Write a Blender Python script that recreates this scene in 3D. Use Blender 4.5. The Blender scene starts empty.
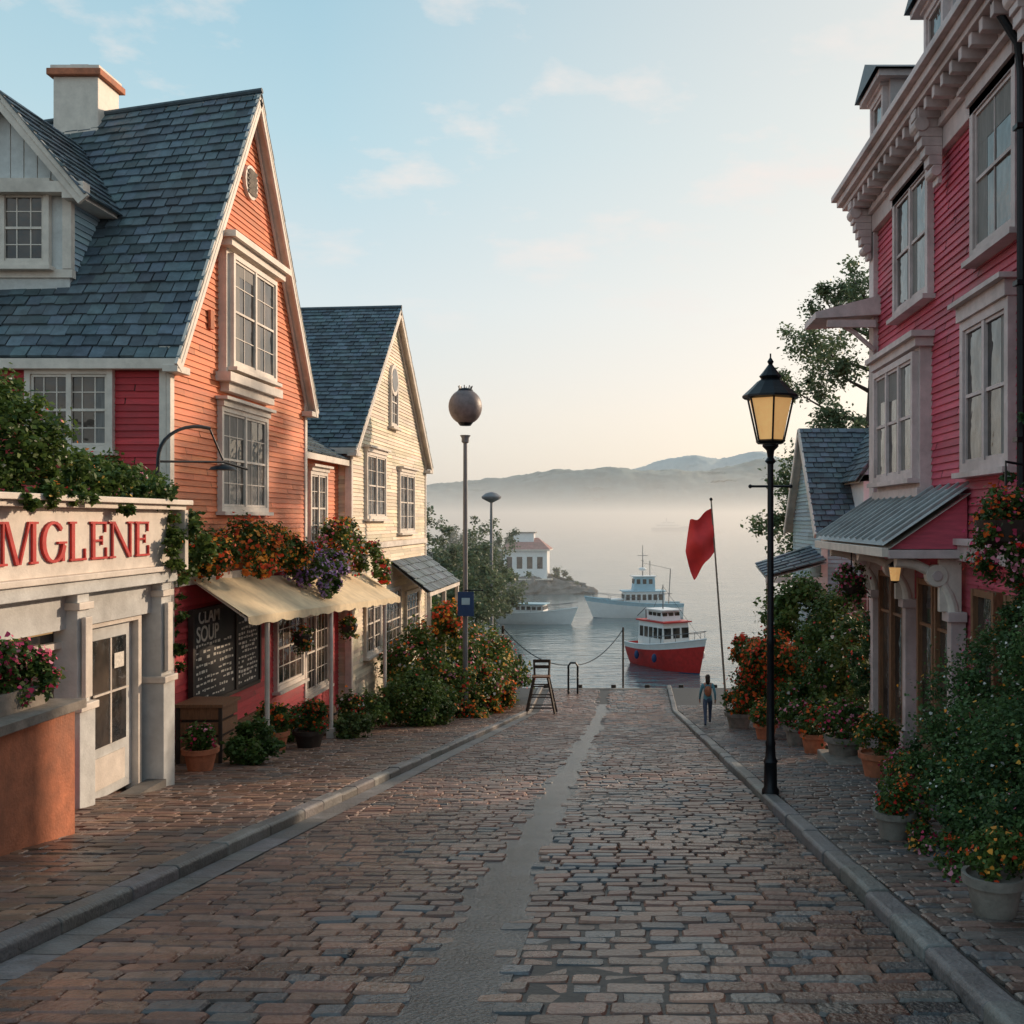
import bpy, math, random
import numpy as np
from mathutils import Vector, Matrix, noise
random.seed(7); RNG=np.random.default_rng(7)
D=bpy.data; C=bpy.context; scn=C.scene
SL=0.1436
def S(y): return -SL*y if y<45 else -6.46
V=Vector
# ---------------------------------------------------------------- materials
def mat(name,col,rough=.6,metal=0,var=.25,scale=2.5,bump=.15,bscale=30,attr=False,spec=.4,emit=None,estr=0,stretch=None,dirt=0,wet=0):
    m=D.materials.new(name); m.use_nodes=True; nt=m.node_tree; N=nt.nodes; L=nt.links
    b=N['Principled BSDF']; b.inputs['Roughness'].default_value=rough; b.inputs['Metallic'].default_value=metal
    b.inputs['Specular IOR Level'].default_value=spec
    tc=N.new('ShaderNodeTexCoord'); mp=N.new('ShaderNodeMapping'); L.new(tc.outputs['Object'],mp.inputs['Vector'])
    if stretch: mp.inputs['Scale'].default_value=stretch
    n1=N.new('ShaderNodeTexNoise'); n1.inputs['Scale'].default_value=scale; n1.inputs['Detail'].default_value=6; n1.inputs['Roughness'].default_value=.65
    L.new(mp.outputs[0],n1.inputs['Vector'])
    mr=N.new('ShaderNodeMapRange'); mr.inputs['From Min'].default_value=.3; mr.inputs['From Max'].default_value=.7
    mr.inputs['To Min'].default_value=1-var; mr.inputs['To Max'].default_value=1+var*.6
    L.new(n1.outputs['Fac'],mr.inputs['Value'])
    mul=N.new('ShaderNodeVectorMath'); mul.operation='SCALE'
    if attr:
        at=N.new('ShaderNodeAttribute'); at.attribute_name='Col'
        mm=N.new('ShaderNodeVectorMath'); mm.operation='MULTIPLY'; mm.inputs[1].default_value=col[:3]
        L.new(at.outputs['Color'],mm.inputs[0]); L.new(mm.outputs[0],mul.inputs[0])
    else: mul.inputs[0].default_value=col[:3]
    L.new(mr.outputs[0],mul.inputs['Scale'])
    out=mul.outputs[0]
    if dirt:
        n3=N.new('ShaderNodeTexNoise'); n3.inputs['Scale'].default_value=.7; n3.inputs['Detail'].default_value=8
        L.new(tc.outputs['Object'],n3.inputs['Vector'])
        r=N.new('ShaderNodeMapRange'); r.inputs['From Min'].default_value=.48; r.inputs['From Max'].default_value=.75; r.inputs['To Max'].default_value=dirt
        L.new(n3.outputs['Fac'],r.inputs['Value'])
        mx=N.new('ShaderNodeMix'); mx.data_type='RGBA'; L.new(r.outputs[0],mx.inputs['Factor']); L.new(out,mx.inputs[6]); mx.inputs[7].default_value=(.12,.10,.08,1)
        out=mx.outputs[2]
    L.new(out,b.inputs['Base Color'])
    rr=N.new('ShaderNodeMapRange'); rr.inputs['To Min'].default_value=max(.02,rough-.15); rr.inputs['To Max'].default_value=min(1,rough+.15)
    L.new(n1.outputs['Fac'],rr.inputs['Value']); ro=rr.outputs[0]
    if wet:
        n4=N.new('ShaderNodeTexNoise'); n4.inputs['Scale'].default_value=.55; n4.inputs['Detail'].default_value=5; L.new(tc.outputs['Object'],n4.inputs['Vector'])
        r4=N.new('ShaderNodeMapRange'); r4.inputs['From Min'].default_value=.42; r4.inputs['From Max'].default_value=.62; r4.inputs['To Min'].default_value=1.35; r4.inputs['To Max'].default_value=wet; L.new(n4.outputs['Fac'],r4.inputs['Value'])
        m4=N.new('ShaderNodeMath'); m4.operation='MULTIPLY'; L.new(ro,m4.inputs[0]); L.new(r4.outputs[0],m4.inputs[1]); ro=m4.outputs[0]
    L.new(ro,b.inputs['Roughness'])
    if bump:
        n2=N.new('ShaderNodeTexNoise'); n2.inputs['Scale'].default_value=bscale; n2.inputs['Detail'].default_value=5
        L.new(mp.outputs[0],n2.inputs['Vector'])
        bp=N.new('ShaderNodeBump'); bp.inputs['Strength'].default_value=bump; bp.inputs['Distance'].default_value=.02
        L.new(n2.outputs['Fac'],bp.inputs['Height']); L.new(bp.outputs[0],b.inputs['Normal'])
    if emit: b.inputs['Emission Color'].default_value=(*emit,1); b.inputs['Emission Strength'].default_value=estr
    return m
def leafmat(name):
    m=D.materials.new(name); m.use_nodes=True; nt=m.node_tree; N=nt.nodes; L=nt.links
    b=N['Principled BSDF']; b.inputs['Roughness'].default_value=.5; b.inputs['Specular IOR Level'].default_value=.25
    at=N.new('ShaderNodeAttribute'); at.attribute_name='Col'; L.new(at.outputs['Color'],b.inputs['Base Color'])
    t=N.new('ShaderNodeBsdfTranslucent'); L.new(at.outputs['Color'],t.inputs['Color'])
    mx=N.new('ShaderNodeMixShader'); mx.inputs[0].default_value=.3
    L.new(b.outputs[0],mx.inputs[1]); L.new(t.outputs[0],mx.inputs[2]); L.new(mx.outputs[0],N['Material Output'].inputs['Surface'])
    return m
M={}
M['leaf']=leafmat('leaf')
M['orange']=mat('orange_clapboard',(.75,.225,.10),.62,attr=True,stretch=(1,1,8),var=.2,bump=.25,dirt=.2)
M['crimson']=mat('crimson_clapboard',(.56,.05,.06),.62,attr=True,stretch=(1,1,8),var=.22,bump=.25,dirt=.2)
M['cream']=mat('cream_clapboard',(.76,.65,.49),.62,attr=True,stretch=(1,1,8),var=.15,bump=.2,dirt=.25)
M['pink']=mat('pink_clapboard',(.60,.105,.155),.62,attr=True,stretch=(1,1,8),var=.25,bump=.25,dirt=.35)
M['blue']=mat('blue_clapboard',(.34,.45,.50),.62,attr=True,stretch=(1,1,8),var=.15,bump=.2,dirt=.2)
M['trim']=mat('weathered_trim',(.74,.66,.58),.55,var=.18,scale=4,bump=.2,dirt=.35)
M['pwhite']=mat('shop_white_paint',(.60,.61,.60),.5,var=.2,scale=4,bump=.2,dirt=.45)
M['rtrim']=mat('rose_grey_trim',(.62,.51,.50),.55,var=.22,scale=4,bump=.2,dirt=.5)
M['slate']=mat('slate',(.10,.135,.16),.5,attr=True,var=.35,scale=5,bump=.35,bscale=25,dirt=.3)
M['stone']=mat('cobble',(1,1,1),.30,attr=True,var=.45,scale=6,bump=.8,bscale=26,spec=.6,wet=.5)
M['paver']=mat('paver',(1,1,1),.42,attr=True,var=.4,scale=6,bump=.7,bscale=26,wet=.7)
M['mortar']=mat('mortar',(.045,.038,.034),.55,var=.4,scale=12,bump=.4)
M['strip']=mat('worn_wet_strip',(.06,.06,.064),.17,var=.6,scale=1.6,bump=.8,bscale=36,spec=.7,dirt=.3)
M['kerb']=mat('granite_kerb',(.19,.18,.175),.5,attr=True,var=.45,scale=5,bump=.8,bscale=30,dirt=.5)
M['core']=mat('wall_core',(.2,.15,.12),.9)
M['terra']=mat('terracotta',(.50,.175,.09),.75,var=.35,scale=5,bump=.4,dirt=.5)
M['iron']=mat('black_iron',(.018,.02,.024),.4,metal=.6,var=.2,bump=.1)
M['wood']=mat('brown_wood',(.24,.115,.06),.55,var=.4,scale=6,stretch=(6,6,1),bump=.3)
M['dwood']=mat('dark_wood',(.05,.035,.028),.6,var=.4,scale=6,bump=.3)
M['gwood']=mat('grey_wood',(.24,.21,.18),.75,var=.4,scale=6,bump=.3)
M['canvas']=mat('canvas_awning',(.72,.58,.38),.8,var=.2,scale=3,bump=.2,bscale=15,dirt=.35)
M['board']=mat('chalkboard',(.022,.02,.022),.6,var=.4,scale=4,bump=.1)
M['chalk']=mat('chalk',(.75,.7,.62),.9,var=.3,scale=20,bump=0)
M['red']=mat('red_paint',(.55,.035,.03),.4,var=.25,scale=4,bump=.05,dirt=.15)
M['white']=mat('white_paint',(.82,.82,.82),.4,var=.08,scale=3,bump=.05,dirt=.06)
M['palebl']=mat('pale_blue_paint',(.38,.58,.68),.45,var=.15,scale=3,bump=.05,dirt=.1)
M['navy']=mat('navy_paint',(.02,.06,.16),.5,var=.2,bump=.05)
M['roof_metal']=mat('metal_roof',(.36,.39,.40),.45,metal=.2,var=.3,scale=4,bump=.1,dirt=.5)
M['globe']=mat('tarnished_globe',(.19,.15,.15),.45,var=.5,scale=3,bump=.3)
M['grey']=mat('grey_metal',(.20,.20,.21),.5,metal=.3,var=.2,bump=.1)
M['amber']=mat('amber_glass',(.8,.5,.2),.3,var=.15,scale=6,bump=0,emit=(1,.55,.2),estr=.4)
M['warm']=mat('lit_transom',(.7,.45,.2),.3,var=.5,scale=3,bump=0,emit=(1,.6,.25),estr=.3)
M['rock']=mat('shore_rock',(.18,.165,.15),.85,var=.5,scale=1.2,bump=.8,bscale=5)
M['soil']=mat('soil',(.07,.06,.04),.95,var=.5,scale=1.5,bump=.8,bscale=6)
M['skin']=mat('skin',(.5,.28,.2),.5,var=.1,bump=0)
M['hair']=mat('hair',(.05,.03,.02),.6,var=.2,bump=.1)
M['denim']=mat('denim',(.08,.10,.16),.8,var=.2,bump=.1)
M['teal']=mat('teal_jacket',(.14,.32,.38),.8,var=.2,bump=.1)
M['stucco']=mat('stucco_pink_brown',(.40,.20,.18),.8,var=.3,scale=3,bump=.4,dirt=.4)
M['flag']=mat('flag_cloth',(.80,.06,.06),.7,var=.12,bump=.1)
M['curtain']=mat('curtain',(.22,.21,.20),.7,var=.4,scale=5,stretch=(6,6,.4),bump=.3)
def glass():
    m=D.materials.new('window_glass'); m.use_nodes=True; nt=m.node_tree; N=nt.nodes; L=nt.links
    b=N['Principled BSDF']; b.inputs['Roughness'].default_value=.05; b.inputs['Specular IOR Level'].default_value=.65
    tc=N.new('ShaderNodeTexCoord'); n=N.new('ShaderNodeTexNoise'); n.inputs['Scale'].default_value=1.3; n.inputs['Detail'].default_value=3
    L.new(tc.outputs['Object'],n.inputs['Vector']); r=N.new('ShaderNodeValToRGB')
    e=r.color_ramp.elements; e[0].position=.35; e[0].color=(.012,.016,.02,1); e[1].position=.75; e[1].color=(.13,.10,.08,1)
    L.new(n.outputs['Fac'],r.inputs[0]); L.new(r.outputs[0],b.inputs['Base Color'])
    n2=N.new('ShaderNodeTexNoise'); n2.inputs['Scale'].default_value=2.5; L.new(tc.outputs['Object'],n2.inputs['Vector'])
    bp=N.new('ShaderNodeBump'); bp.inputs['Strength'].default_value=.25; bp.inputs['Distance'].default_value=.07
    L.new(n2.outputs['Fac'],bp.inputs['Height']); L.new(bp.outputs[0],b.inputs['Normal'])
    return m
M['glass']=glass()
# ---------------------------------------------------------------- mesh builder
def grp(name,loc=(0,0,0)):
    e=D.objects.new(name,None); e.location=loc; e.empty_display_size=.3; scn.collection.objects.link(e); return e
class MB:
    def __init__(s): s.v=[];s.f=[];s.m=[];s.c=[];s.mats=[]
    def mi(s,k):
        if k not in s.mats: s.mats.append(k)
        return s.mats.index(k)
    def add(s,vs,fs,k,c=None):
        o=len(s.v); s.v+= [tuple(v) for v in vs]; i=s.mi(k)
        for f in fs: s.f.append([o+a for a in f]); s.m.append(i); s.c.append(c or (1,1,1))
    def quad(s,a,b,c,d,k,col=None): s.add([a,b,c,d],[(0,1,2,3)],k,col)
    def obox(s,c,u,v,n,su,sv,sn,k,col=None):
        c=V(c);u=V(u)*su/2;v=V(v)*sv/2;n=V(n)*sn/2
        vs=[c+a*u+b*v+d*n for d in(-1,1) for a,b in((-1,-1),(1,-1),(1,1),(-1,1))]
        s.add(vs,[(0,3,2,1),(4,5,6,7),(0,1,5,4),(1,2,6,5),(2,3,7,6),(3,0,4,7)],k,col)
    def box(s,x0,x1,y0,y1,z0,z1,k,col=None):
        s.obox(((x0+x1)/2,(y0+y1)/2,(z0+z1)/2),(1,0,0),(0,1,0),(0,0,1),x1-x0,y1-y0,z1-z0,k,col)
    def beam(s,a,b,w,h,k,up=(0,0,1)):
        a=V(a);b=V(b);d=b-a;L=d.length;d/=L;sd=d.cross(V(up)); 
        if sd.length<1e-3: sd=V((1,0,0))
        sd.normalize();n=sd.cross(d); s.obox((a+b)/2,d,sd,n,L,w,h,k)
    def tube(s,pts,rs,k,n=8,col=None,caps=True):
        pts=[V(p) for p in pts]
        if not hasattr(rs,'__len__'): rs=[rs]*len(pts)
        vs=[];ref=None
        for i,p in enumerate(pts):
            d=(pts[min(i+1,len(pts)-1)]-pts[max(i-1,0)]).normalized()
            if ref is None: ref=V((0,0,1)) if abs(d.z)<.9 else V((1,0,0))
            a=d.cross(ref).normalized(); b=a.cross(d).normalized(); ref=b
            for j in range(n):
                t=2*math.pi*j/n; vs.append(p+(a*math.cos(t)+b*math.sin(t))*rs[i])
        fs=[]
        for i in range(len(pts)-1):
            for j in range(n): fs.append((i*n+j,i*n+(j+1)%n,(i+1)*n+(j+1)%n,(i+1)*n+j))
        if caps: fs.append(tuple(range(n))[::-1]); fs.append(tuple(range((len(pts)-1)*n,len(pts)*n)))
        s.add(vs,fs,k,col)
    def lathe(s,c,prof,k,n=16,sq=None):
        c=V(c);vs=[];fs=[];off=math.pi/n if n<=8 else 0
        for r,z in prof:
            for j in range(n):
                t=2*math.pi*j/n+off; vs.append(c+V((r*math.cos(t),r*math.sin(t),z)))
        for i in range(len(prof)-1):
            for j in range(n): fs.append((i*n+j,i*n+(j+1)%n,(i+1)*n+(j+1)%n,(i+1)*n+j))
        fs.append(tuple(range(n))[::-1]); fs.append(tuple(range((len(prof)-1)*n,len(prof)*n)))
        s.add(vs,fs,k)
    def ell(s,c,r,k,n=14,m=9):
        prof=[];c=V(c);vs=[];fs=[]
        for i in range(m+1):
            a=-math.pi/2+math.pi*i/m
            for j in range(n):
                t=2*math.pi*j/n; vs.append(c+V((r[0]*max(.02,math.cos(a))*math.cos(t),r[1]*max(.02,math.cos(a))*math.sin(t),r[2]*math.sin(a))))
        for i in range(m):
            for j in range(n): fs.append((i*n+j,i*n+(j+1)%n,(i+1)*n+(j+1)%n,(i+1)*n+j))
        s.add(vs,fs,k)
    def build(s,name,parent=None,smooth=False,bevel=0,org=None):
        me=D.meshes.new(name); vv=s.v
        if org is not None and parent is None: vv=[(a-org[0],b-org[1],c-org[2]) for a,b,c in vv]
        me.from_pydata(vv,[],s.f)
        for k in s.mats: me.materials.append(M[k])
        me.polygons.foreach_set('material_index',s.m)
        at=me.attributes.new('Col','FLOAT_COLOR','FACE')
        at.data.foreach_set('color',np.array([(*c,1) for c in s.c],dtype=np.float32).ravel())
        if smooth: me.polygons.foreach_set('use_smooth',[True]*len(me.polygons))
        me.update()
        o=D.objects.new(name,me); scn.collection.objects.link(o)
        if parent is not None:
            o.parent=parent; o.matrix_parent_inverse=Matrix.Translation(-parent.location)
        elif org is not None: o.location=org
        if bevel:
            b=o.modifiers.new('bevel','BEVEL'); b.width=bevel; b.segments=2; b.limit_method='ANGLE'
        if smooth:
            try:
                me.set_sharp_from_angle(angle=math.radians(40))
            except Exception: pass
        return o
def rc(lo=.8,hi=1.15,tint=.04):
    b=random.uniform(lo,hi); return (b*(1+random.uniform(-tint,tint)),b*(1+random.uniform(-tint,tint)),b*(1+random.uniform(-tint,tint)))
X_=V((1,0,0));Y_=V((0,1,0));Z_=V((0,0,1))
def clap(mb,o,u,n,z0,z1,ext,k,h=.13):
    """lapped boards; ext(z)->(a,b) extents along u from o"""
    o=V(o);u=V(u);n=V(n);z=z0
    while z<z1-.01:
        zt=min(z+h,z1); a0,b0=ext(z);a1,b1=ext(zt)
        if b0-a0>.03:
            cuts=[0]; 
            L=b0-a0
            t=random.uniform(.5,3)
            while t<L: cuts.append(t/L); t+=random.uniform(2,4.5)
            cuts.append(1)
            for i in range(len(cuts)-1):
                p=lambda a,b,f,zz,d: o+u*(a+(b-a)*f)+Z_*zz+n*d
                g0=cuts[i];g1=cuts[i+1]-.0015
                c=rc(.76,1.16,.05); j=random.uniform(-.006,.006); dz=random.uniform(-.008,.008)
                A=p(a0,b0,g0,z+dz,.034+j);B=p(a0,b0,g1,z,.034+j);Cc=p(a1,b1,g1,zt,.004);Dd=p(a1,b1,g0,zt,.004)
                mb.quad(A,B,Cc,Dd,k,c); mb.quad(p(a0,b0,g0,z+dz,.0),p(a0,b0,g1,z,.0),B,A,k,c)
        z+=h
def window(mb,c,u,n,w,h,cols=2,rows=3,sash=1,trim='trim',hood=.12,proud=.05,fr=.11,curt=None):
    c=V(c)+V(n)*proud;u=V(u);n=V(n);v=Z_
    mb.obox(c+n*.0,u,v,n,w,h,.03,'glass')
    mb.obox(c+u*(w/2+fr/2)+n*.02,u,v,n,fr,h+2*fr,.12,trim); mb.obox(c-u*(w/2+fr/2)+n*.02,u,v,n,fr,h+2*fr,.12,trim)
    mb.obox(c+v*(h/2+fr/2)+n*.02,u,v,n,w-.002,fr,.12,trim); mb.obox(c-v*(h/2+fr/2)+n*.02,u,v,n,w-.002,fr,.12,trim)
    mb.obox(c-v*(h/2+fr+.04)+n*.07,u,v,n,w+2*fr+.14,.08,.22,trim)
    if hood:
        mb.obox(c+v*(h/2+fr+hood*.5)+n*.05,u,v,n,w+2*fr+.04,hood,.16,trim)
        mb.obox(c+v*(h/2+fr+hood+.035)+n*.10,u,v,n,w+2*fr+.2,.07,.27,trim)
    sw=w/sash
    for s in range(sash):
        cc=c+u*(-w/2+sw*(s+.5))
        if s>0: mb.obox(c+u*(-w/2+sw*s)+n*.028,u,v,n,.1,h,.085,trim)
        for e in(-1,1): mb.obox(cc+u*e*(sw/2-.03)+n*.024,u,v,n,.05,h-.004,.036,trim)
        for tz in(-h/2+.03,0,h/2-.03): mb.obox(cc+v*tz+n*.03,u,v,n,sw-.11,.05,.036,trim)
        for i in range(1,cols): mb.obox(cc+u*(-sw/2+sw*i/cols)+n*.02,u,v,n,.022,h-.1,.02,trim)
        for i in range(1,rows*2):
            if i!=rows: mb.obox(cc+v*(-h/2+h*i/(rows*2))+n*.021,u,v,n,sw-.12,.02,.02,trim)
        if curt and random.random()<.75:
            sd=random.choice((-1,1)); mb.obox(cc+u*sd*(sw*.5-.05-sw*.13)+n*.0165,u,v,n,sw*.26,h-.1,.004,'curtain')
            if random.random()<.5: hh=h*random.uniform(.12,.3); mb.obox(cc+v*(h/2-hh/2-.03)+n*.0185,u,v,n,sw-.1,hh,.004,'curtain')
def slates(mb,P00,P10,P01,P11,w=.3,ex=.23,k='slate'):
    """P00,P10 eave ends; P01,P11 ridge ends"""
    P00,P10,P01,P11=map(V,(P00,P10,P01,P11))
    n=(P10-P00).cross(P01-P00).normalized()
    L=((P10-P00).length+(P11-P01).length)/2; H=(P01-P00).length
    if n.z<0: n=-n
    rows=int(H/ex); nc=max(1,int(L/w))
    B=lambda s,t:(P00*(1-s)+P10*s)*(1-t)+(P01*(1-s)+P11*s)*t
    for r in range(rows):
        t0=r/rows;t1=min(1,(r+1.15)/rows); off=(r%2)*.5+random.uniform(-.1,.1); rb=random.uniform(.85,1.1)
        for c in range(-1,nc+1):
            s0=max(0,(c+off+random.uniform(-.06,.06))/nc);s1=min(1,(c+1+off-.06)/nc)
            if s1-s0<.002: continue
            l=.04+random.uniform(0,.022); col=tuple(q*rb for q in rc(.65,1.4,.06))
            tt=t0+random.uniform(-.06,.06)/rows
            a=B(s0,tt)+n*l;b=B(s1,tt)+n*l;cc=B(s1,t1)+n*.006;d=B(s0,t1)+n*.006
            mb.quad(a,b,cc,d,k,col); mb.quad(B(s0,tt),B(s1,tt),b,a,k,col); mb.quad(B(s1,tt),B(s1,t1),cc,b,k,col)
            mb.quad(B(s0,tt),B(s0,t1),d,a,k,col)
    G=10
    for i in range(G):
        for j in range(G):
            q=[B(i/G,j/G),B((i+1)/G,j/G),B((i+1)/G,(j+1)/G),B(i/G,(j+1)/G)]
            mb.quad(*[p-n*.004 for p in q],k,(.35,.35,.35)); mb.quad(*[p-n*.1 for p in q],'trim')
# ---------------------------------------------------------------- foliage
def foliage(name,blobs,n,size,dark,light,flowers=None,nf=0,fs=.05,parent=None,seed=1,clump=.28,org=None,kc=None):
    r=np.random.default_rng(seed); bl=np.array(blobs,float); w=(bl[:,3]*bl[:,4]*bl[:,5])**(2/3); w/=w.sum()
    K=kc or max(14,int(30*len(bl)))
    bi=r.choice(len(bl),K,p=w); d=r.normal(size=(K,3)); d/=np.linalg.norm(d,axis=1)[:,None]
    rad=r.uniform(.35,1.0,K)**.6
    cc=bl[bi,:3]+d*rad[:,None]*bl[bi,3:6]*.88
    cb=r.uniform(0,1,K); csz=r.uniform(.6,1.5,K)
    def pts(N,outer):
        ci=r.integers(0,K,N); R=np.min(bl[bi[ci],3:6],axis=1)*clump*csz[ci]
        g=r.normal(size=(N,3)); g/=np.linalg.norm(g,axis=1)[:,None]
        rr=r.uniform(0,1,N)**(.2 if outer else .45)*r.uniform(.6,1.5,N)
        return cc[ci]+g*(R*rr)[:,None],ci,g
    P,ci,g=pts(n,False)
    a=r.normal(size=(n,3)); a[:,2]=a[:,2]*.6-.25; a/=np.linalg.norm(a,axis=1)[:,None]
    nn=g*.6+r.normal(size=(n,3))*.6+np.array([0,0,.6]); b=np.cross(a,nn); b/=np.linalg.norm(b,axis=1)[:,None]+1e-9
    nrm=np.cross(b,a); s=(size*r.uniform(.5,1.5,n))[:,None]
    v=np.empty((n,4,3)); v[:,0]=P; v[:,1]=P+a*s*.5+b*s*.33+nrm*s*.08; v[:,2]=P+a*s; v[:,3]=P+a*s*.5-b*s*.33+nrm*s*.08
    f=np.clip(cb[ci]*.65+r.uniform(0,.35,n)+.12*g[:,2],0,1)[:,None]
    col=np.array(dark)*(1-f)+np.array(light)*f; col=col*r.uniform(.8,1.2,(n,1))
    verts=[v.reshape(-1,3)]; nq=n; cols=[col]
    loops=[np.arange(n*4)]; tot=[np.full(n,4)]
    if nf:
        P,ci,g=pts(nf,True); cen=bl[bi[ci],:3]; o=P-cen; o/=np.linalg.norm(o,axis=1)[:,None]+1e-9; P=P+o*fs*.6
        nn=o*.8+r.normal(size=(nf,3))*.35+np.array([0,-.2,.3]); nn/=np.linalg.norm(nn,axis=1)[:,None]
        t=np.cross(nn,r.normal(size=(nf,3))); t/=np.linalg.norm(t,axis=1)[:,None]; b=np.cross(nn,t)
        s=(fs*r.uniform(.5,1.3,nf))[:,None]; v=np.empty((nf,6,3))
        for j in range(6):
            an=2*math.pi*j/6; q=s*(.5 if j%2 else .36); v[:,j]=P+(t*math.cos(an)+b*math.sin(an))*q+nn*s*(.12 if j%2 else 0)
        F=np.array(flowers); k=(ci*7+r.integers(0,2,nf)*(r.uniform(0,1,nf)<.3))%len(F)
        col=F[k]*r.uniform(.7,1.2,(nf,1))
        base=n*4; verts.append(v.reshape(-1,3)); cols.append(col); loops.append(base+np.arange(nf*6)); tot.append(np.full(nf,6))
    vs=np.concatenate(verts); lp=np.concatenate(loops); tt=np.concatenate(tot); cs=np.concatenate(cols)
    if parent is None:
        if org is None: org=tuple(bl[:,:3].mean(0))
        vs=vs-np.array(org)
    me=D.meshes.new(name); me.vertices.add(len(vs)); me.vertices.foreach_set('co',vs.astype(np.float32).ravel())
    me.loops.add(len(lp)); me.loops.foreach_set('vertex_index',lp.astype(np.int32))
    me.polygons.add(len(tt)); st=np.concatenate([[0],np.cumsum(tt)[:-1]]); me.polygons.foreach_set('loop_start',st.astype(np.int32))
    try: me.polygons.foreach_set('loop_total',tt.astype(np.int32))
    except Exception: pass
    me.update(calc_edges=True); me.materials.append(M['leaf'])
    at=me.attributes.new('Col','FLOAT_COLOR','FACE'); at.data.foreach_set('color',np.hstack([np.clip(cs,0,1),np.ones((len(cs),1))]).astype(np.float32).ravel())
    o=D.objects.new(name,me); scn.collection.objects.link(o)
    if parent is not None: o.parent=parent; o.matrix_parent_inverse=Matrix.Translation(-parent.location)
    else: o.location=org
    return o
G1=(.024,.058,.015);G2=(.125,.195,.045);GD1=(.02,.05,.02);GD2=(.08,.15,.05);GY=(.15,.19,.05)
RED=[(.75,.03,.02),(.8,.14,.02)];ORG=[(.9,.2,.03),(.92,.38,.06),(.8,.09,.03)];PNK=[(.7,.08,.2),(.8,.3,.4),(.6,.04,.12)]
PUR=[(.36,.2,.5),(.5,.34,.6)];MIX=[(.75,.05,.03),(.85,.24,.03),(.7,.2,.3),(.8,.5,.12),(.75,.7,.65)]
# ---------------------------------------------------------------- ground, street, pavements
def ground():
    xs=[-4000,-1500,-600,-250,-120,-60,-40,-30,-24,-20,-16,-13,-10,-8.9,-7,-5,-4.5,-2,0,2,3,4,5,6,8,12,16,20,26,40,70,150,400,1200,4000]
    ys=[-4000,-600,-120,-60,-30,-15,-5,0,5,10,15,20,25,30,35,40,45,48,50.5,51.2,54,58,62,68,75,82,90,100,120,200,500,1500,4000]
    def H(x,y):
        if y<-60: return 8.6
        if y<50.7: return S(y)-.06
        lim=51 
        if x<-9: lim=58+min(40,(-9-x)*1.6)
        if x>6: lim=54+min(60,(x-6)*1.0)
        if y<lim: return -6.52
        return max(-12,-6.6-(y-lim)*1.2)
    m=MB(); vs=[(x,y,H(x,y)) for y in ys for x in xs]; nx=len(xs)
    fs=[(j*nx+i,j*nx+i+1,(j+1)*nx+i+1,(j+1)*nx+i) for j in range(len(ys)-1) for i in range(nx-1)]
    m.add(vs,fs,'soil'); m.build('ground')
ground()
def strip_sheet(mb,x0,x1,y0,y1,dz,k,col=None):
    ys=[y for y in np.arange(y0,y1,2.5)]+[y1]
    if y0<45<y1: ys.append(45.)
    ys=sorted(set(float(y) for y in ys))
    for a,b in zip(ys[:-1],ys[1:]): mb.quad((x0,a,S(a)+dz),(x1,a,S(a)+dz),(x1,b,S(b)+dz),(x0,b,S(b)+dz),k,col)
def stones(name,x0,x1,y0,y1,dz,rd,lo,hi,colf,k,skip=None,h=.014,parent=None,gap=.011):
    vs=[];fs=[];cs=[]
    y=y0; ph=random.uniform(0,6)
    while y<y1:
        d=rd*random.uniform(.84,1.14); x=x0+random.uniform(-.2,0)
        while x<x1:
            w=random.uniform(lo,hi); a=max(x,x0)+gap/2; b=min(x+w,x1)-gap/2
            if skip:
                e=random.uniform(-.12,.10)
                if a<skip[1]+e and b>skip[0]-e:
                    if a<skip[0]-.08: b=skip[0]-e
                    elif b>skip[1]+.08: a=skip[1]+e
                    else: x+=w; continue
            if b-a>.05:
                wv=.018*math.sin(x*1.7+ph)+.012*math.sin(x*4.1+y)
                ya=y+gap/2+random.uniform(-.004,.008)+wv; yb=y+d-gap/2+random.uniform(-.006,.003)+wv
                z=dz+random.uniform(-.010,.007)+.014*math.sin(x*1.1+2)*math.sin(y*.7); tx=random.uniform(-.035,.035); ty=random.uniform(-.035,.035)
                cx=(a+b)/2;cy=(ya+yb)/2;hx=(b-a)/2;hy=(yb-ya)/2; sk=random.uniform(-.06,.06)
                o=len(vs); c1=random.uniform(.008,.024)
                jit=[random.uniform(-.006,.006) for _ in range(16)]
                for ins,zz,cr in((0,-.03,c1),(.0,-.006,c1),(.014,h,c1*1.1)):
                    X=hx-ins;Yy=hy-ins
                    for q,(px,py) in enumerate(((-X+cr,-Yy),(X-cr,-Yy),(X,-Yy+cr),(X,Yy-cr),(X-cr,Yy),(-X+cr,Yy),(-X,Yy-cr),(-X,-Yy+cr))):
                        wx=cx+px+jit[q]+sk*py;wy=cy+py+jit[q+8]
                        vs.append((wx,wy,S(wy)+z+zz+px*tx+py*ty))
                c=colf(cx,cy)
                for r in(0,1):
                    for q in range(8): fs.append((o+r*8+q,o+r*8+(q+1)%8,o+(r+1)*8+(q+1)%8,o+(r+1)*8+q)); cs.append(c)
                fs.append(tuple(o+16+q for q in range(8))); cs.append(c)
            x+=w
        y+=d
    m=MB(); m.v=vs; m.f=fs; m.mats=[k]; m.m=[0]*len(fs); m.c=cs
    return m.build(name,parent,smooth=False)
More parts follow.
